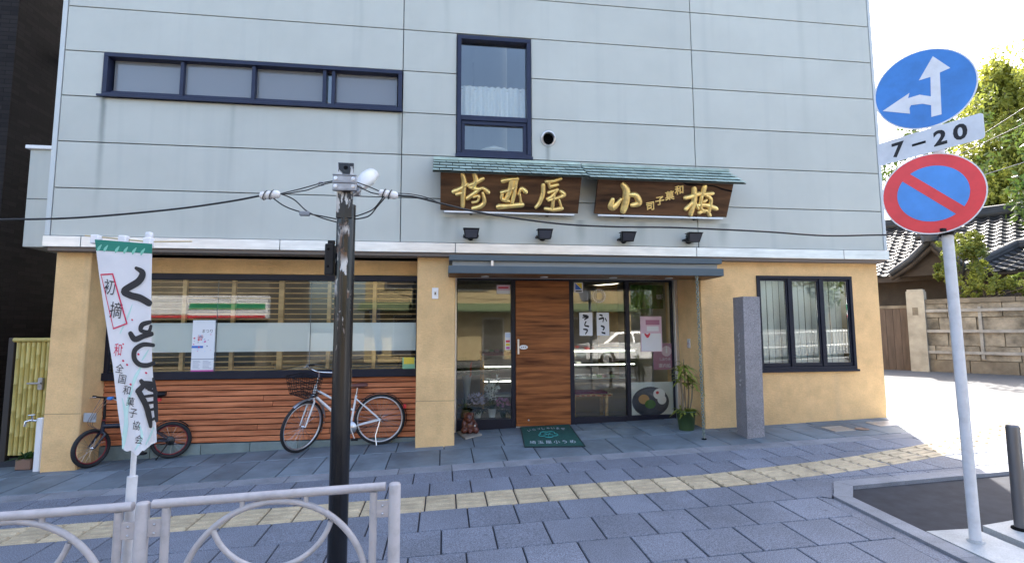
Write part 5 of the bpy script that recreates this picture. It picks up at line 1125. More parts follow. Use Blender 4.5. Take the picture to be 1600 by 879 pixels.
F_Y = foliage_mat('leaf_yellowgreen', (.14, .20, .03), (.34, .36, .06), 9); F_G = foliage_mat('leaf_green', (.025, .075, .02), (.07, .15, .03), 8); F_D = foliage_mat('leaf_dark', (.012, .035, .018), (.03, .07, .03), 9)
def pot(t, c, r0, r1, h, m, name='pot'):
    B().lathe([(r0*.98, 0), (r1, h*.93), (r1*1.06, h*.93), (r1*1.06, h), (r1*.94, h), (r1*.9, h*.9), (0, h*.9)], c, 24).obj(name, m, t)
# dracaena in the green pot at the entrance
q = onG(1071, 672); q = Vector((4.06, .16, gz(4.06, .16))); t = thing('potted_dracaena', 'yellow-green leafy plant in a dark green pot at the right of the entrance', 'plant', tuple(q))
pot(t, q, .105, .135, .27, mat('pot_green', (.035, .065, .022), .5)); rr = random.Random(11); sb_ = B(); lb = B()
for k in range(5):
    a_ = rr.uniform(0, 6.28); o = q+Vector((.05*cos(a_), .05*sin(a_), .24)); tp = o+Vector((rr.uniform(-.07, .05), rr.uniform(-.06, .04), rr.uniform(.4, .62))); sb_.tube([o, o.lerp(tp, .5)+Vector((.015, 0, 0)), tp], [.013, .011, .008], 7)
    for j in range(11): leaf(lb, tp-Vector((0, 0, rr.uniform(0, .12))), rdir(rr, -.1, .9), rr.uniform(.12, .26), .022, .5)
for j in range(46): leaf(lb, q+Vector((rr.uniform(-.08, .08), rr.uniform(-.08, .08), .27)), rdir(rr, .1, .8), rr.uniform(.10, .22), .022, .6)
tall = q+Vector((.0, 0, .24)); tp = q+Vector((-.02, -.02, 1.0)); sb_.tube([tall, tp], [.011, .006], 7)
for j in range(12): leaf(lb, tp-Vector((0, 0, rr.uniform(0, .15))), rdir(rr, -.3, .8), rr.uniform(.14, .28), .024, .7)
sb_.obj('stems', mat('stem_brown', (.20, .15, .09), .8), t); o = lb.obj('leaves', F_Y, t); o['kind'] = 'stuff'
# brown ceramic figure on its tile
q4 = [onG(714, 676), onG(727, 687), onG(753, 680), onG(741, 671)]; qc = sum(q4, Vector())/4; qc.z = gz(qc.x, qc.y)
t = thing('ceramic_figure', 'squat glossy brown ceramic animal figure on a square tile by the pillar', 'figurine', tuple(qc))
b = B(); b.prism([Vector((p.x, p.y, gz(p.x, p.y)+.004)) for p in q4], (0, 0, .018)); b.obj('base_tile', mat('tile_grey', (.34, .31, .27), .7, var=.2, vscale=10), t)
bm = bmesh.new()
def blob(x, y, z, rx, ry, rz):
    r_ = bmesh.ops.create_icosphere(bm, subdivisions=3, radius=1)
    for v_ in r_['verts']: v_.co = Vector((x+v_.co.x*rx, y+v_.co.y*ry, z+v_.co.z*rz))
blob(0, 0, .10, .115, .10, .11); blob(-.015, -.02, .215, .075, .075, .085); blob(-.015, -.085, .19, .038, .035, .03); blob(-.075, .01, .26, .022, .02, .032); blob(.045, .01, .26, .022, .02, .032); blob(-.085, -.075, .05, .045, .05, .045); blob(.085, -.075, .05, .05, .05, .05); blob(.075, -.085, .12, .035, .03, .05); blob(-.09, -.05, .13, .03, .035, .06); blob(0, -.095, .03, .03, .03, .028)
me = bpy.data.meshes.new('body'); bm.to_mesh(me); bm.free(); me.materials.append(mat('brown_glaze', (.10, .032, .022), .22, var=.4, vscale=12)); me.polygons.foreach_set('use_smooth', [True]*len(me.polygons))
o = bpy.data.objects.new('body', me); COL.objects.link(o); o.parent = t; o.location = (.0, .02, .02); md = o.modifiers.new('r', 'REMESH'); md.mode = 'VOXEL'; md.voxel_size = .009; md.use_smooth_shade = True; sm_ = o.modifiers.new('s', 'SMOOTH'); sm_.iterations = 5; o['_o'] = tuple(qc)
for dx in (-.04, .012): B().lathe([(.009, 0), (.006, .004), (0, .006)], (qc.x+dx, qc.y-.07, qc.z+.255), 10, 'y').obj('eye', M_dark, t)
B().lathe([(.013, 0), (.009, .006), (0, .008)], (qc.x+.07, qc.y-.10, qc.z+.14), 12, 'y').obj('white_mark', M_white, t)
# plants standing inside the left-hand pane
rr = random.Random(21); ZI = .155
def inside(u, v, Y): 
    p = onY(u, v, Y); return Vector((p.x, Y, ZI))
B().box(.80, 1.63, YE+.08, YE+.55, -.05, ZI).obj('display_step', mat('step_dark', (.05, .045, .05), .6), shop)
c = inside(769, 650, 1.15); t = thing('white_orchid', 'white flowering orchid in a white pot behind the narrow pane', 'plant', tuple(c)); pot(t, c, .05, .07, .13, M_white); sb_ = B(); fb_ = B(); lb = B()
for k in range(9):
    o = c+Vector((rr.uniform(-.03, .03), rr.uniform(-.03, .03), .12)); tp = c+Vector((rr.uniform(-.10, .13), rr.uniform(-.08, .08), rr.uniform(.40, .58))); sb_.tube([o, o.lerp(tp, .6)+Vector((0, 0, .04)), tp], .005, 5)
    for j in range(20):
        ff = rr.uniform(.45, 1.05); p = o.lerp(tp, ff)+Vector((rr.uniform(-.03, .03), rr.uniform(-.03, .03), rr.uniform(-.02, .05)))
        for m_ in range(3): leaf(fb_, p, rdir(rr, -.5, .9), .046, .018, .2, 2)
for j in range(30): leaf(lb, c+Vector((0, 0, .12)), rdir(rr, .3, .95), rr.uniform(.15, .3), .012, .3)
sb_.obj('stems', F_G, t); o = fb_.obj('flowers', mat('petal_white', (.9, .9, .86), .6, trans=.2), t); o['kind'] = 'stuff'; o = lb.obj('leaves', F_G, t); o['kind'] = 'stuff'
def cyclamen(u, v, Y, pm, label, potm, s_=1.0):
    c = inside(u, v, Y); t = thing('cyclamen_pot', label, 'plant', tuple(c)); pot(t, c, .05*s_, .075*s_, .12*s_, potm); lb = B(); fb_ = B()
    for j in range(70): leaf(lb, c+Vector((rr.uniform(-.06, .06)*s_, rr.uniform(-.06, .06)*s_, .12*s_)), rdir(rr, .0, .7), rr.uniform(.07, .15)*s_, .03*s_, .5)
    for j in range(26):
        p = c+Vector((rr.uniform(-.13, .13)*s_, rr.uniform(-.08, .08)*s_, rr.uniform(.19, .34)*s_))
        for m_ in range(5): leaf(fb_, p, rdir(rr, .1, 1), .05*s_, .017*s_, -.1, 2)
    o = lb.obj('leaves', F_D, t); o['kind'] = 'stuff'; o = fb_.obj('flowers', pm, t); o['kind'] = 'stuff'
cyclamen(746, 650, 1.13, mat('petal_lilac', (.72, .66, .80), .6, trans=.2), 'pale lilac cyclamen in a white pot behind the narrow pane', M_white)
cyclamen(786, 650, 1.14, mat('petal_pink', (.70, .38, .60), .6, trans=.2), 'pink and white cyclamen beside the door frame behind glass', mat('pot_dark', (.03, .05, .03), .5), .8)
c = inside(727, 650, 1.2); t = thing('spider_plant', 'narrow-leaved plant in a beige pot inside next to the pillar', 'plant', tuple(c)); pot(t, c, .06, .075, .12, mat('pot_beige', (.48, .36, .22), .7)); lb = B()
for j in range(50): leaf(lb, c+Vector((0, 0, .11)), rdir(rr, .35, 1), rr.uniform(.16, .34), .010, .4)
o = lb.obj('leaves', F_G, t); o['kind'] = 'stuff'
c = inside(729, 600, 1.42); t = thing('flower_vase', 'tall grey tapered vase with palm fronds and a red flower behind the narrow pane', 'vase', tuple(c))
B().lathe([(.04, 0), (.045, .30), (.075, .62), (.07, .62), (.04, .3)], c, 20).obj('vase', mat('vase_grey', (.22, .25, .27), .5), t); lb = B()
for j in range(26):
    d0 = rdir(rr, .25, 1); base = c+Vector((0, 0, .6)); L_ = rr.uniform(.3, .62); tip = base+d0*L_
    for m_ in range(14):
        p = base.lerp(tip, .25+.75*m_/14)-Vector((0, 0, .25*L_*(m_/14)**2)); sd2 = d0.cross(Vector((0, 0, 1))).normalized()
        for s_ in (-1, 1): leaf(lb, p, (d0*.6+sd2*s_).normalized(), .11, .006, .4, 2)
o = lb.obj('fronds', foliage_mat('frond', (.05, .11, .03), (.14, .20, .05)), t); o['kind'] = 'stuff'
b = B(); 
for k in range(4): leaf(b, c+Vector((.05, -.05, .60+.05*k)), Vector((.3, -.4, 1)), .12, .016, .1, 3)
b.obj('red_flower', mat('petal_red', (.62, .09, .03), .5), t)

# ---- shop interior
m_floor = mat('shop_floor', (.20, .17, .14), .4, var=.1, vscale=3)
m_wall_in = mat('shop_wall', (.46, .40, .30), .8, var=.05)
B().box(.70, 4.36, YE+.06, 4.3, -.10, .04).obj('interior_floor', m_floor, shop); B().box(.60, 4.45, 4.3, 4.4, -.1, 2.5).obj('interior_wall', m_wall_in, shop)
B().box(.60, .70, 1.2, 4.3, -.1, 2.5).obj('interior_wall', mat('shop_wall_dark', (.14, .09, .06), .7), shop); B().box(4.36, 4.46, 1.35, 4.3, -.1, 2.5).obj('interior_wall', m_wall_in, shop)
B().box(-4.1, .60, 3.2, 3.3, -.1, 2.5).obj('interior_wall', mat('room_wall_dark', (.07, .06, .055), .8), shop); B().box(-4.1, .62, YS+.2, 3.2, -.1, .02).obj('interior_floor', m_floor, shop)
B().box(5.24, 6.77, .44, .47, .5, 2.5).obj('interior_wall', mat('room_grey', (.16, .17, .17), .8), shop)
t = thing('display_counter', 'glass display counter with lit shelves inside the shop entrance', 'counter', (3.05, 2.3, .04)); B().bbox(2.45, 4.1, 2.1, 2.7, .04, .55, .006).obj('cabinet', mat('cabinet_wood', (.30, .22, .13), .5), t)
for z in (.62, .86, 1.10): B().box(2.47, 4.08, 2.12, 2.66, z, z+.012).obj('glass_shelf', mat('shelf_glass', (.55, .62, .60), .1), t)
B().box(2.45, 4.1, 2.095, 2.1, .56, 1.14).obj('front_glass', G_clear, t); B().bbox(2.45, 4.1, 2.1, 2.7, 1.14, 1.17, .004).obj('top', mat('counter_top', (.62, .62, .6), .2), t)
rr = random.Random(31)
for k in range(14):
    x = 2.55+rr.uniform(0, 1.45); z = rr.choice((.632, .872)); B().bbox(x-.05, x+.05, 2.2, 2.34, z, z+.05, .006).obj('sweet_box', mat('sweet%d' % (k % 4), ((.6, .55, .5), (.15, .25, .1), (.55, .3, .3), (.2, .22, .25))[k % 4], .6), t)
m_led = bpy.data.materials.new('shelf_led'); m_led.use_nodes = True; m_led.node_tree.nodes['Principled BSDF'].inputs['Emission Color'].default_value = (1, .95, .85, 1); m_led.node_tree.nodes['Principled BSDF'].inputs['Emission Strength'].default_value = 3.0
for z in (.872, 1.112): B().box(2.5, 4.05, 2.105, 2.118, z, z+.010).obj('shelf_light', m_led, t)
t = thing('wooden_bench', 'low wooden bench with slats inside the shop entrance', 'bench', (2.98, 1.62, .04)); p0b = onY(918, 612, 1.5)
B().bbox(2.66, 3.40, 1.42, 1.82, .40, .435, .005).obj('seat', M_lattice, t)
for x in (2.72, 3.28):
    for y in (1.46, 1.74): B().bbox(x, x+.05, y, y+.05, .04, .40, .004).obj('leg', M_lattice, t)
for k in range(8): B().bbox(2.68+k*.09, 2.73+k*.09, 1.405, 1.419, .405, .43, .002).obj('slat_end', M_board, t)
solo(B().bbox(-.30, .30, -.17, .17, 0, .035, .014), 'bench_cushion', mat('cushion_red', (.20, .03, .06), .9, var=.4, vscale=30), 'dark red patterned cushion lying on the wooden bench', 'cushion', (3.02, 1.62, .436))
t = thing('sweets_shelf', 'red topped shelf with sweets inside behind the narrow pane', 'shelf', (1.55, 2.2, .04)); B().bbox(1.25, 2.3, 2.0, 2.6, 1.06, 1.12, .005).obj('top', mat('shelf_red', (.16, .02, .03), .5), t)
for z in (.35, .60, .85): B().box(1.27, 2.28, 2.02, 2.58, z, z+.012).obj('glass_shelf', MATS['shelf_glass'], t)
for z in (.612, .862): B().box(1.3, 2.24, 2.004, 2.018, z, z+.010).obj('shelf_light', m_led, t)
for x, y in ((1.26, 2.02), (2.25, 2.02), (1.26, 2.55), (2.25, 2.55)): B().bbox(x, x+.035, y, y+.035, .04, 1.06, .003).obj('post', M_lattice, t)
for k in range(10): x = 1.3+k*.095; B().bbox(x, x+.07, 2.05, 2.2, 1.121, 1.16, .006).obj('sweet_box', MATS['sweet%d' % (k % 4)], t)
t = thing('door_curtain', 'green shop curtain with white characters hanging inside at the right', 'curtain', (3.9, 1.5, 2.2)); x0, x1, z0, z1 = sheet_y(985, 445, 1047, 482, 1.5)
b = B(); n = 40; b.add([(x0+(x1-x0)*i/n, 1.5+.012*sin(i*.9), z) for z in (z1, z0) for i in range(n+1)], [(i, i+1, n+2+i, n+1+i) for i in range(n)], True); b.obj('cloth', mat('noren_green', (.07, .15, .02), .9, var=.15), t)
put(text('和菓子', .10), Vector((x0+(x1-x0)*.75, 1.484, (z0+z1)/2)), PAP, t, sx=.5)
# chairs and a counter in the dim room behind the lattice
t = thing('room_counter', 'pale counter in the dim room behind the lattice window', 'counter', (-1.4, 2.3, .02)); B().bbox(-2.2, -.2, 2.1, 2.6, .02, .95, .006).obj('body', mat('counter_pale', (.36, .34, .32), .6), t); B().bbox(-2.24, -.16, 2.06, 2.64, .95, .99, .006).obj('top', M_lattice, t)

# ================================================================== LEFT NEIGHBOUR AND SIDE GATE
def brickmat(name, c1, c2, cm, sx, sy, bump=.5):
    m = bpy.data.materials.new(name); m.use_nodes = True; nt = m.node_tree; N = nt.nodes; L = nt.links; P = N['Principled BSDF']; MATS[name] = m
    tc = N.new('ShaderNodeTexCoord'); sp = N.new('ShaderNodeSeparateXYZ'); cb = N.new('ShaderNodeCombineXYZ'); ad = N.new('ShaderNodeMath'); L.new(tc.outputs['Object'], sp.inputs[0]); L.new(sp.outputs[0], ad.inputs[0]); L.new(sp.outputs[1], ad.inputs[1]); L.new(ad.outputs[0], cb.inputs[0]); L.new(sp.outputs[2], cb.inputs[1])
    br = N.new('ShaderNodeTexBrick'); br.inputs['Scale'].default_value = 1; br.inputs['Brick Width'].default_value = sx; br.inputs['Row Height'].default_value = sy; br.inputs['Mortar Size'].default_value = .004
    br.inputs['Color1'].default_value = (*c1, 1); br.inputs['Color2'].default_value = (*c2, 1); br.inputs['Mortar'].default_value = (*cm, 1); L.new(cb.outputs[0], br.inputs['Vector']); L.new(br.outputs[0], P.inputs['Base Color'])
    bp = N.new('ShaderNodeBump'); bp.inputs['Strength'].default_value = bump; bp.inputs['Distance'].default_value = .01; bp.invert = True; L.new(br.outputs['Fac'], bp.inputs['Height']); L.new(bp.outputs[0], P.inputs['Normal']); P.inputs['Roughness'].default_value = .7; P.inputs['Specular IOR Level'].default_value = .12; return m
nb_ = thing('neighbour_building', 'tall neighbouring building with a dark tiled side wall beyond the bamboo gate', 'building', (-9.5, 6, -.2))
M_nt = brickmat('dark_tiles', (.014, .012, .0125), (.026, .022, .022), (.007, .0065, .007), .24, .065)
b = B().box(-13.5, -5.62, 1.02, 10, -.4, 11.5); b.obj('wall', M_nt, nb_)
B().bbox(-5.70, -5.57, .96, 1.04, -.3, 1.42, .006).obj('corner_panel', mat('panel_grey', (.28, .29, .31), .5), nb_); B().bbox(-13.6, -5.5, .92, 10.1, 11.5, 11.7, .02).obj('parapet', M_conc, nb_)
for k in range(3):
    for j in range(3):
        x = -12.6+k*2.4; z = .8+j*3.2; w_ = frame(B(), x, x+1.5, z, z+1.4, .98, 1.019, .05).obj('window', M_frame, nb_); pane(x+.05, x+1.45, z+.05, z+1.35, 1.0, G_frost, w_)
B().bbox(-5.61, -5.50, 1.9, 2.1, 5.92, 6.0, .004).obj('wall_vent', M_black, nb_)
t = thing('passage_dark_boards', 'added black boards standing in for the dark of the passage behind the bamboo gate', 'fence', (-5.0, 4.2, -.2))  # black boards added to stand for the darkness of the passage opening
for k in range(8): B().bbox(-5.60+k*.16, -5.446+k*.16, 4.2, 4.24, -.2, 2.25, .004).obj('board', M_black, t)
t = thing('bamboo_gate', 'yellow bamboo side gate with a dark latch between the two buildings', 'gate', (-4.95, .93, -.2)); zb_, zt_ = gz(-4.9, .9)-.02, onY(30, 533, .93).z
xg0, xg1 = onY(20, 620, .93).x, -4.27; nbm = 15; M_bam = mat('bamboo', (.50, .40, .12), .5, var=.22, vscale=7, stretch=(4, 4, .5), rnd=.10)
for k in range(nbm):
    x = xg0+(k+.5)*(xg1-xg0)/nbm; r_ = (xg1-xg0)/nbm/2; pts = []; rs = []
    zz = zb_+.07
    while zz < zt_: 
        st = R.uniform(.24, .36)
        for dz, kk in ((0, 1), (.006, 1.10), (.012, 1)):
            if zz+dz < zt_: pts.append((x, .93, zz+dz)); rs.append(r_*kk*.97)
        zz += st
    pts.append((x, .93, zt_)); rs.append(r_*.97); B().tube(pts, rs, 9).obj('bamboo_cane', M_bam, t)
B().tube([(xg0-.02, .90, zt_+.02), (xg1, .90, zt_+.02)], .03, 10).obj('top_rail', M_bam, t); B().bbox(xg0-.09, xg0-.015, .90, .98, zb_-.05, zt_+.05, .005).obj('gate_post', mat('post_dark', (.035, .028, .025), .7), t)
q = onY(64, 598, .88); l_ = B().bbox(q.x-.03, q.x+.03, .86, .90, q.z-.09, q.z+.07, .005).obj('latch', steel, t); B().bbox(q.x-.15, q.x+.02, .84, .862, q.z-.012, q.z+.012, .004).obj('lever', steel, l_)
B().box(xg0, xg1, .97, .985, zb_+.05, zt_).obj('backing', M_dark, t)
q = onG(63, 737); q.x = -4.32; q.y = .22; q.z = gz(q.x, q.y); t = thing('water_post', 'white garden tap post with a silver faucet beside the left pillar', 'tap', tuple(q)); hh_ = onY(62, 652, q.y).z-q.z
B().bbox(q.x-.05, q.x+.03, q.y-.04, q.y+.04, q.z-.02, q.z+hh_, .01).obj('post', M_white, t); B().tube([(q.x-.04, q.y-.04, q.z+hh_-.03), (q.x-.10, q.y-.06, q.z+hh_-.02), (q.x-.14, q.y-.07, q.z+hh_-.035), (q.x-.15, q.y-.07, q.z+hh_-.09)], .014, 10).obj('spout', M_chrome, t)
B().tube([(q.x-.12, q.y-.065, q.z+hh_+.04), (q.x-.03, q.y-.09, q.z+hh_+.05)], .008, 8).tube([(q.x-.075, q.y-.07, q.z+hh_+.045), (q.x-.075, q.y-.06, q.z+hh_-.02)], .01, 8).obj('handle', M_chrome, t)
q = Vector((-4.55, .35, gz(-4.55, .35))); t = thing('small_planter', 'small terracotta planter with green sprouts in front of the bamboo gate', 'planter', tuple(q)); B().bbox(q.x-.09, q.x+.09, q.y-.07, q.y+.07, q.z, q.z+.13, .01).obj('pot', mat('terracotta', (.22, .13, .09), .8), t); lb = B(); rr = random.Random(41)
for j in range(60): leaf(lb, q+Vector((rr.uniform(-.07, .07), rr.uniform(-.05, .05), .13)), rdir(rr, .2, 1), rr.uniform(.06, .18), .015, .4)
o = lb.obj('leaves', F_G, t); o['kind'] = 'stuff'

# ================================================================== RIGHT: STONE WALL, GATE, HOUSE, TREES
def LW(t_, s_, z): p = W0+E1*t_+E2*s_; return Vector((p.x, p.y, z))
def lgz(t_, s_=0): p = W0+E1*t_+E2*s_; return gz(p.x, p.y)-.03
def lbox(b, t0, t1, s0, s1, z0, z1): 
    b.prism([LW(t0, s0, z0), LW(t1, s0, z0), LW(t1, s1, z0), LW(t0, s1, z0)], (0, 0, z1-z0)); return b
def onS(u, v, s_): return onP(u, v, W0+E2*s_, E2)
def loc(p): d = p-W0; return d.dot(E1), d.dot(E2)
M_stone = mat('old_stone', (.25, .222, .175), .9, var=.55, vscale=2.6, rnd=.22, grime=.8, gscale=2.4, bump=.6, bscale=9, streak=.35, streakcol=(.13, .11, .08)); M_cope = mat('coping_dark', (.16, .135, .10), .9, var=.4, vscale=3, bump=.4, bscale=12)
t = thing('stone_wall', 'weathered stone garden wall braced with grey steel rails across the side street', 'wall', tuple(LW(3, 0, lgz(3)))); zw0, zw1 = lgz(0)-.15, onS(1520, 466, 0).z
lbox(B(), .06, 9, .06, .3, zw0, zw1-.03).obj('core', M_cope, t); nc = 5; hc_ = (zw1-.10-(lgz(0)-.05))/nc
for r_ in range(nc):
    x = .05-(r_ % 2)*.4; z = lgz(0)-.05+r_*hc_
    while x < 9:
        w_ = R.uniform(.7, 1.1); x0_, x1_ = max(.05, x), min(9, x+w_)
        if x1_-x0_ > .08: lbox(B(), x0_+.008, x1_-.008, R.uniform(-.015, .015), .1, z+.007, z+hc_-.007).obj('stone', M_stone if r_ else M_cope, t)
        x += w_
for k in range(9): lbox(B(), .03+k, 1.02+k, -.04, .34, zw1-.10, zw1+R.uniform(-.01, .02)).obj('coping_stone', M_cope, t)
for v in (484, 517, 551):
    z = onS(1520, v, -.05).z; lbox(B(), .12, 9, -.075, -.05, z-.035, z+.035).obj('steel_rail', mat('rail_galv', (.26, .25, .23), .6, var=.3, vscale=4), t)
for k in (.16, 1.35, 2.6, 3.9, 5.2): lbox(B(), k, k+.06, -.048, -.018, lgz(0)+.35, onS(1520, 482, -.05).z+.05).obj('steel_upright', MATS['rail_galv'], t)
tg0, _ = loc(onS(1421, 520, 0)); tg1, _ = loc(onS(1449, 520, 0)); zp = onS(1435, 452, 0).z
t = thing('gate_pillar', 'pale square stone gate pillar between the brown gate and the stone wall', 'pillar', tuple(LW((tg0+tg1)/2, 0, lgz(0)))); M_gp = mat('gate_stone', (.34, .31, .25), .9, var=.25, vscale=3, bump=.4, bscale=14, streak=.25, streakcol=(.22, .2, .16))
lbox(B(), tg0, tg1, -.12, .28, lgz(0)-.1, zp-.05).obj('shaft', M_gp, t); lbox(B(), tg0+.02, tg1-.02, -.10, .26, zp-.05, zp).obj('cap', M_gp, t); q = onS(1430, 486, -.125); tq, _ = loc(q); lbox(B(), tq-.06, tq+.06, -.124, -.116, q.z-.1, q.z+.1).obj('name_recess', M_cope, t)
t = thing('wooden_gate', 'closed brown boarded gate beside the stone pillar', 'gate', tuple(LW(-1.4, .1, lgz(-1)))); zgt = onS(1400, 482, .1).z
for k in range(14): lbox(B(), tg0-.02-(k+1)*.16, tg0-.026-k*.16, .08, .12, lgz(-1)-.02, zgt).obj('gate_board', mat('gate_brown', (.085, .060, .045), .8, var=.3, vscale=4, stretch=(3, 3, .4), rnd=.1), t)
lbox(B(), tg0-2.3, tg0-.02, .06, .14, zgt+.002, zgt+.08).obj('top_rail', M_cope, t)
# house with kawara roofs
hs = thing('tiled_house', 'old Japanese house with dark grey tiled roofs and a front gable behind the stone wall', 'house', tuple(LW(1, 5, lgz(0)))); M_kaw = mat('kawara', (.038, .040, .045), .5, spec=.35, var=.35, vscale=3, rnd=.1); M_dw = mat('dark_timber', (.05, .038, .03), .8, var=.3, vscale=3)
def kawara(a, bq, cq, dq_, nc_, nr_, name='tiles'):        # eave-left, eave-right, ridge-right, ridge-left
    b = B(); nrm = (bq-a).cross(dq_-a).normalized(); nrm = nrm if nrm.z > 0 else -nrm; sub = 6
    for r_ in range(nr_):
        f0, f1 = r_/nr_, (r_+1.12)/nr_; vs = []
        for j, (f_, lift) in enumerate(((f0, -.055), (f0, .0), (f1, -.05))):
            L_, R_ = a.lerp(dq_, min(f_, 1)), bq.lerp(cq, min(f_, 1)); n = nc_*sub
            for i in range(n+1):
                ph = (i % sub)/sub; wv = .045*(max(0, sin(2*pi*ph))*1.0-.45*max(0, -sin(2*pi*ph))); vs.append(L_.lerp(R_, i/n)+nrm*(.06+wv+lift+.045*(0)))
        n = nc_*sub; b.add(vs, [(j*(n+1)+i, j*(n+1)+i+1, (j+1)*(n+1)+i+1, (j+1)*(n+1)+i) for j in range(2) for i in range(n)])
    o = b.obj(name, M_kaw, hs); o['kind'] = 'stuff'
    u_ = B(); u_.prism([a, bq, cq, dq_], nrm*-.06); u_.obj('roof_deck', M_dw, hs)
pE = onS(1400, 432, 2.6); ze_ = pE.z; pR = onS(1440, 352, 6.4); zr_ = pR.z
kawara(LW(-7, 2.6, ze_), LW(12, 2.6, ze_), LW(12, 6.4, zr_), LW(-7, 6.4, zr_), 62, 15); kawara(LW(12, 10.2, ze_), LW(-7, 10.2, ze_), LW(-7, 6.4, zr_), LW(12, 6.4, zr_), 30, 6)
for k in range(3): B().tube([LW(-7.1, 6.4, zr_+.10+k*.09), LW(12.1, 6.4, zr_+.10+k*.09)], .16-.03*k, 10).obj('ridge_course', M_kaw, hs)
lbox(B(), -6.4, 11.4, 3.3, 9.6, lgz(0)-.2, ze_+.25).obj('wall', M_dw, hs)
lbox(B(), -6.6, 11.6, 2.62, 2.68, ze_-.16, ze_-.02).obj('eave_board', M_dw, hs)
# front gable
ap = onS(1456, 378, 1.9); gl = onS(1392, 424, 1.9); grr = onS(1512, 424, 1.9); ta, _ = loc(ap); tl_, _ = loc(gl); tr_, _ = loc(grr); zb2 = (gl.z+grr.z)/2
for s_, tt in ((-1, tl_), (1, tr_)): 
    e0, e1_ = LW(tt, 1.75, zb2), LW(tt, 5.2, zb2); r0, r1 = LW(ta, 1.75, ap.z), LW(ta, 5.2, ap.z); kawara(e0 if s_ > 0 else e1_, e1_ if s_ > 0 else e0, r1 if s_ > 0 else r0, r0 if s_ > 0 else r1, 11, 6)
    bb_ = B(); bb_.tube([LW(ta, 1.72, ap.z+.05), LW((ta+tt)/2, 1.72, (ap.z+zb2)/2-.06), LW(tt, 1.72, zb2-.02)], .10, 8); bb_.obj('gable_edge', M_kaw, hs); bb_ = B(); bb_.tube([LW(ta, 1.80, ap.z-.14), LW((ta+tt)/2, 1.80, (ap.z+zb2)/2-.22), LW(tt, 1.80, zb2-.14)], .09, 6); bb_.obj('bargeboard', M_dw, hs)
b = B(); b.prism([LW(tl_+.2, 2.0, zb2-.1), LW(tr_-.2, 2.0, zb2-.1), LW(ta, 2.0, ap.z-.1)], E2*.1); b.obj('gable_wall', M_dw, hs)
for k in range(3): B().tube([LW(ta, 1.65, ap.z+.1+.09*k), LW(ta, 5.4, ap.z+.1+.09*k)], .13-.025*k, 8).obj('ridge_course', M_kaw, hs)
o_ = LW(ta, 1.55, ap.z+.18); B().tube([o_+Vector((0, 0, -.22)), o_, o_+Vector((0, 0, .16)), o_+Vector((0, 0, .24))], [.20, .22, .12, .04], 10).obj('ridge_ornament', M_kaw, hs)
for s_ in (-1, 1): B().tube([o_+E1*s_*.12, o_+E1*s_*.28+Vector((0, 0, -.06)), o_+E1*s_*.33+Vector((0, 0, .05))], [.09, .07, .03], 8).obj('ridge_ornament', M_kaw, hs)
# lower wing to the right
e0, e1_ = onS(1515, 428, 1.9), onS(1760, 428, 1.9); t0_, _ = loc(e0); zE2 = e0.z; zR2 = onS(1560, 392, 3.4).z
kawara(LW(t0_, 1.9, zE2), LW(t0_+9, 1.9, zE2), LW(t0_+9, 3.6, zR2), LW(t0_+.9, 3.6, zR2), 30, 8); 
for k in range(2): B().tube([LW(t0_-.05, 1.82, zE2+.12+.08*k), LW(t0_+.9, 3.6, zR2+.12+.08*k)], .11, 8).obj('ridge_course', M_kaw, hs); B().tube([LW(t0_+.9, 3.6, zR2+.12+k*.08), LW(t0_+9, 3.6, zR2+.12+k*.08)], .11, 8).obj('ridge_course', M_kaw, hs)
lbox(B(), t0_+.5, t0_+9, 2.3, 3.4, lgz(2), zE2).obj('wing_wall', M_dw, hs)
# foliage
def crown(b, c, rx, ry, rz, ncl, npl, ls, rr_, flat=.0):
    for k in range(ncl):
        d = rdir(rr_, -1, 1)*(rr_.random()**.45); cc = c+Vector((d.x*rx, d.y*ry, d.z*rz)); cr_ = rr_.uniform(.14, .30)*min(rx, rz)
        for j in range(npl):
            p = cc+rdir(rr_, -1, 1)*cr_*rr_.random()**.5; n1_ = rdir(rr_, -.3, 1); a_ = n1_.orthogonal().normalized(); a_ = Matrix.Rotation(rr_.uniform(0, 6.28), 3, n1_) @ a_; e_ = n1_.cross(a_); L_ = ls*rr_.uniform(.6, 1.3)
            b.add([p-a_*L_, p+e_*L_*.45, p+a_*L_, p-e_*L_*.45], [(0, 1, 2, 3)])
def tree(name, label, base, cs, m, tr_r, ls, ncl, npl, seed, cat='tree', group=None):
    rr_ = random.Random(seed); t = thing(name, label, cat, tuple(base), group); b = B(); tp = cs[0][0]
    b.tube([base, base.lerp(tp, .5)+Vector((rr_.uniform(-.1, .1), rr_.uniform(-.1, .1), 0))*tr_r*4, tp], [tr_r, tr_r*.7, tr_r*.35], 9)
    for c, rx, ry, rz in cs:
        for k in range(5):
            s0 = base.lerp(tp, rr_.uniform(.4, .85)); e_ = c+Vector((rr_.uniform(-.7, .7)*rx, rr_.uniform(-.7, .7)*ry, rr_.uniform(-.5, .6)*rz)); b.tube([s0, s0.lerp(e_, .5)+Vector((0, 0, .08*rz)), e_], [tr_r*.35, tr_r*.22, tr_r*.08], 6)
    b.obj('trunk', mat('bark', (.11, .085, .06), .9, var=.3, vscale=5), t); b = B()
    for c, rx, ry, rz in cs: crown(b, c, rx, ry, rz, ncl, npl, ls, rr_)
    o = b.obj('crown', m, t); o['kind'] = 'stuff'; return t
F_T1 = foliage_mat('crown_yellow', (.085, .135, .022), (.44, .44, .075), .5, .45); F_T2 = foliage_mat('crown_mid', (.03, .07, .015), (.12, .17, .03), .8, .35)
def far(u, v, s_): return onS(u, v, s_)
c1 = far(1600, 190, 12); g1 = Vector((c1.x, c1.y, lgz(0))); 
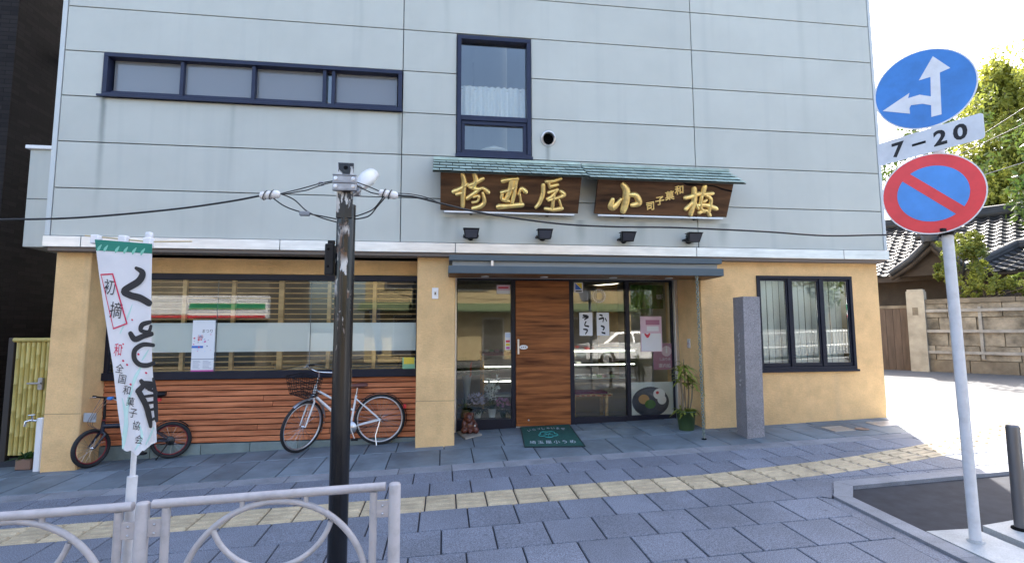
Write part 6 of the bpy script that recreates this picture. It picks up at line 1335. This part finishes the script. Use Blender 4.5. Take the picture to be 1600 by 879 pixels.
tree('broadleaf_tree', 'tall yellow-green leafy tree rising behind the tiled roof', g1, [(c1, 2.6, 2.6, 3.0), (far(1585, 280, 11.4), 2.3, 2.3, 1.8), (far(1560, 150, 12.5), 1.2, 1.2, 1.3), (far(1680, 200, 12), 2.6, 2.6, 3.2), (far(1575, 320, 10.6), 1.6, 1.4, .9)], F_T1, .32, .10, 120, 90, 51)
c2 = far(1498, 408, 1.0); tree('garden_tree', 'light green bushy shrub growing above the stone wall behind the sign pole', Vector((c2.x, c2.y, lgz(0))), [(c2, .62, .55, .72), (far(1512, 385, 1.1), .38, .35, .38), (far(1478, 425, 1.0), .32, .3, .35)], F_T1, .06, .045, 34, 70, 52, 'shrub')
c3 = far(1525, 450, .7); tree('clipped_shrub', 'low yellow-green shrub spilling along the top of the stone wall', Vector((c3.x, c3.y, lgz(0))), [(c3, .7, .4, .26), (far(1570, 446, .7), .8, .4, .30), (far(1620, 444, .7), .8, .4, .3)], F_T1, .05, .04, 30, 60, 53, 'shrub')
c4 = far(1760, 330, 6); tree('broadleaf_tree', 'broad green tree standing beyond the end of the stone wall', Vector((c4.x, c4.y, lgz(5))), [(c4, 2.6, 2.4, 2.4)], F_T2, .25, .10, 60, 60, 54)
tb_ = Vector((13.0, 1.0, gz(13, 1))); 
# trees down the side street whose shade dapples the road
for k, (x, y, h_) in enumerate(((16.5, 7.5, 6.5), (18.0, 3.5, 6.0))):
    b0 = Vector((x, y, gz(x, y)-.05)); tree('street_side_tree', ('tree inside the garden throwing dappled shade on the side street', 'second garden tree further along throwing shade on the side street')[k], b0, [(b0+Vector((0, 0, h_)), 2.2, 2.2, 1.7)], F_T2, .16, .09, 40, 45, 60+k)
# overhead service cables at the right
for k, (a_, c_, lab, sl_) in enumerate((((1700, 105), (1395, 300), 'upper service cable with a thick black sleeve crossing in front of the trees', (.02, .26)), ((1700, 147), (1395, 290), 'lower service cable with a thick black sleeve crossing in front of the trees', (.02, .30)), ((1700, 222), (1395, 318), 'thin pale service wire low across the trees', None))):
    p, q = onY(*a_, 1.0), onY(*c_, 9.0); t = thing('service_cable', lab, 'cable', tuple(p), 'service cables over the side street'); q2 = p+(q-p)*1.0; B().tube([p+(p-q)*.6, p, q2], .012 if k < 2 else .008, 6).obj('line', M_cable if k < 2 else M_kerb, t)
    if sl_: B().tube([p.lerp(q, sl_[0]-.05), p.lerp(q, sl_[1]*.5)], .06, 10).obj('sleeve', M_black, t)

# ================================================================== ACROSS THE STREET (seen in the glass)
ZO = gz(0, -4.8)-.115
def og(x): return gz(x, -4.8)-.115
far_pv = sheet([-60, -26, 26, 60], [-17.5, -13.0], lambda x, y: og(x)+.12); struct(far_pv, 'far_sidewalk', mat('far_paving', (.07, .07, .072), .9, var=.2, vscale=1))
b = B()
for k in range(8): x = -30+k*8.0; b.add([(x, -8.95, og(x)+.004), (x+5, -8.95, og(x+5)+.004), (x+5, -8.80, og(x+5)+.004), (x, -8.80, og(x)+.004)], [(0, 1, 2, 3)])
b.add([(x, y, og(x)+.004) for x, y in ((-26, -12.65), (26, -12.65), (26, -12.5), (-26, -12.5))], [(0, 1, 2, 3)]); struct(b, 'road_markings', mat('road_white', (.7, .7, .68), .8, var=.15, vscale=4))
st = thing('convenience_store', 'white store with a green and red striped fascia reflected in the lattice window', 'building', (-11, -20, og(-11))); zo = og(-11)+.12
B().box(-22, -7.7, -25, -17.6, zo, zo+7.5).obj('wall', mat('store_wall', (.16, .135, .10), .8, var=.3, vscale=.6), st); B().bbox(-22.1, -7.6, -17.6, -17.2, zo+2.55, zo+3.6, .02).obj('fascia', M_white, st)
B().box(-22, -7.7, -17.19, -17.17, zo+2.98, zo+3.24).obj('green_stripe', mat('store_green', (.03, .30, .14), .5), st); B().box(-22, -7.7, -17.19, -17.17, zo+2.58, zo+2.68).obj('red_stripe', S_RED, st); B().box(-14.3, -11.0, -17.165, -17.15, zo+2.75, zo+3.45).obj('sign_panel', M_white, st)
for k in range(6): B().bbox(-21.8+k*2.3, -19.7+k*2.3, -17.62, -17.55, zo+.4, zo+2.4, .02).obj('window', mat('store_glass', (.05, .06, .07), .1), st)
ho = thing('beige_house', 'beige plastered house with a small tiled awning reflected in the entrance glass', 'house', (3, -21, og(3))); zo = og(3)+.12
B().box(-3.2, 10.5, -24, -17.4, zo, zo+6.2).obj('wall', mat('house_beige', (.40, .31, .17), .85, var=.08), ho)
b = B(); b.prism([(-3.4, -17.4, zo+2.9), (-3.4, -16.4, zo+2.55), (-3.4, -16.4, zo+2.45), (-3.4, -17.4, zo+2.45)], (13.9, 0, 0)); b.obj('awning', mat('awning_green', (.10, .14, .07), .7, var=.3, vscale=6), ho)
b = B(); b.prism([(-3.6, -16.8, zo+6.1), (-3.6, -20.7, zo+8), (-3.6, -24.6, zo+6.1)], (14.3, 0, 0)); b.obj('roof', M_kaw, ho)
for x, w_, z, h_ in ((-2.2, 1.6, 3.6, 1.4), (1.2, 1.6, 3.6, 1.4), (5.2, 2.0, 3.6, 1.4), (-1.8, 1.8, .4, 1.8), (2.6, 1.0, 0, 2.1), (6.4, 2.2, .6, 1.5)):
    w_o = B().bbox(x, x+w_, -17.41, -17.35, zo+z, zo+z+h_, .02).obj('window', mat('house_glass', (.06, .06, .065), .12), ho); frame(B(), x-.06, x+w_+.06, zo+z-.06, zo+z+h_+.06, -17.40, -17.33, .07).obj('window_frame', M_alu, w_o)
ac = thing('air_conditioner', 'white outdoor air-conditioning unit on the beige house across the street', 'air conditioner', (.1, -17.1, zo+3.3)); B().bbox(-.3, .5, -17.35, -17.05, zo+3.2, zo+3.75, .02).obj('casing', M_white, ac); B().lathe([(.2, 0), (.2, .01), (0, .012)], (0, -17.05, zo+3.47), 20, 'y').xf(Matrix.Diagonal((1, 1, 1, 1))).obj('fan_grille', mat('grille_dark', (.05, .05, .05), .6), ac)
# white fence on the far pavement
t = thing('white_fence', 'white picket guard fence along the far pavement reflected in the three-pane window', 'fence', (17, -13.4, og(17)))
for z in (.35, .95): B().bbox(10.5, 25, -13.42, -13.36, 0, .06, .004).xf(Matrix.Translation((0, 0, 0)) @ Matrix.Shear('XY', 4, (0, 0)) ).xf(Matrix(((1, 0, 0, 0), (0, 1, 0, 0), (GS, 0, 1, og(0)+.12+z), (0, 0, 0, 1)))).obj('rail', M_white, t)
M_fen = mat('fence_white', (.42, .42, .42), .5); me = B().bbox(-.02, .02, -.02, .02, 0, 1.05, .004).mesh('picket')
for k in range(96): x = 10.55+k*.15; inst('picket', me, M_fen, t, (x, -13.36, og(x)+.12))
for k in range(4):
    x = 12+k*5.2; b0 = Vector((x, -19.5-1.5*(k % 2), og(x)+.1)); tree('far_tree', ('leafy tree opposite, the one next to the beige house', 'leafy tree opposite, second from the beige house', 'leafy tree opposite, third from the beige house', 'leafy tree opposite at the end of the white fence')[k], b0, [(b0+Vector((0, 0, 4.5)), 2.4, 2.2, 2.3)], F_T2, .2, .14, 40, 40, 70+k)
# parked white car
cc = Vector((8.4, -11.6, og(8.4))); car = thing('white_car', 'white sedan stopped across the street, mirrored in the entrance glass', 'car', tuple(cc)); M_car = mat('car_white', (.78, .78, .78), .2, spec=.6); M_cg = mat('car_glass', (.02, .025, .03), .05)
side = [(-2.25, .35), (-2.28, .62), (-2.15, .86), (-1.55, .95), (-.95, 1.38), (.35, 1.42), (1.1, 1.0), (1.95, .86), (2.22, .66), (2.25, .35)]
def carx(pl_, w0, w1): 
    b = B(); n = len(pl_); ins_ = lambda z: w0 if z < .95 else w0-(z-.95)*.42
    vs = [Vector((cc.x+x, cc.y+ins_(z), cc.z+z)) for x, z in pl_]+[Vector((cc.x+x, cc.y-ins_(z), cc.z+z)) for x, z in pl_]
    b.add(vs, [tuple(range(n)), tuple(range(2*n-1, n-1, -1))]+[(i, n+i, n+(i+1) % n, (i+1) % n) for i in range(n)]); return b
carx(side, .84, .7).obj('body', M_car, car)
for s_ in (1, -1):
    for pl_ in ([(-1.35, .98), (-.88, 1.31), (-.32, 1.335), (-.32, .98)], [(-.24, .98), (-.24, 1.335), (.28, 1.35), (.92, 1.02), (.92, .98)]):
        b = B(); b.add([(cc.x+x, cc.y+s_*(.845-(max(z, .95)-.95)*.42+.003), cc.z+z) for x, z in pl_], [tuple(range(len(pl_)))]); b.obj('side_window', M_cg, car)
    for x in (-1.38, 1.38):
        w_ = B().lathe([(.22, -.10), (.325, -.09), (.325, .09), (.22, .10)], (cc.x+x, cc.y+s_*.76, cc.z+.325), 28, 'y').obj('wheel', M_rubber, car); rb = B().lathe([(.215, -.105), (.2, -.11), (.03, -.09)], (0,0,0), 20, 'y'); rb.lathe([(.215, .105), (.2, .11), (.03, .09)], (0,0,0), 20, 'y'); rb.xf(Matrix.Translation((cc.x+x, cc.y+s_*.76, cc.z+.325))).obj('rim', M_alu, w_)
    B().bbox(cc.x-2.27, cc.x-1.95, cc.y+s_*.66-.17, cc.y+s_*.66+.185, cc.z+.66, cc.z+.80, .02).obj('tail_light', S_RED, car); B().bbox(cc.x+1.95, cc.x+2.22, cc.y+s_*.62-.18, cc.y+s_*.62+.21, cc.z+.60, cc.z+.74, .02).obj('headlight', M_chrome, car)
b = B(); b.add([(cc.x+x, cc.y+y, cc.z+z) for x, y, z in ((1.06, -.78, 1.03), (1.06, .78, 1.03), (.41, .62, 1.40), (.41, -.62, 1.40))], [(0, 1, 2, 3)]); b.obj('windscreen', M_cg, car)

for o in list(bpy.data.objects):
    if '_o' in o: del o['_o']
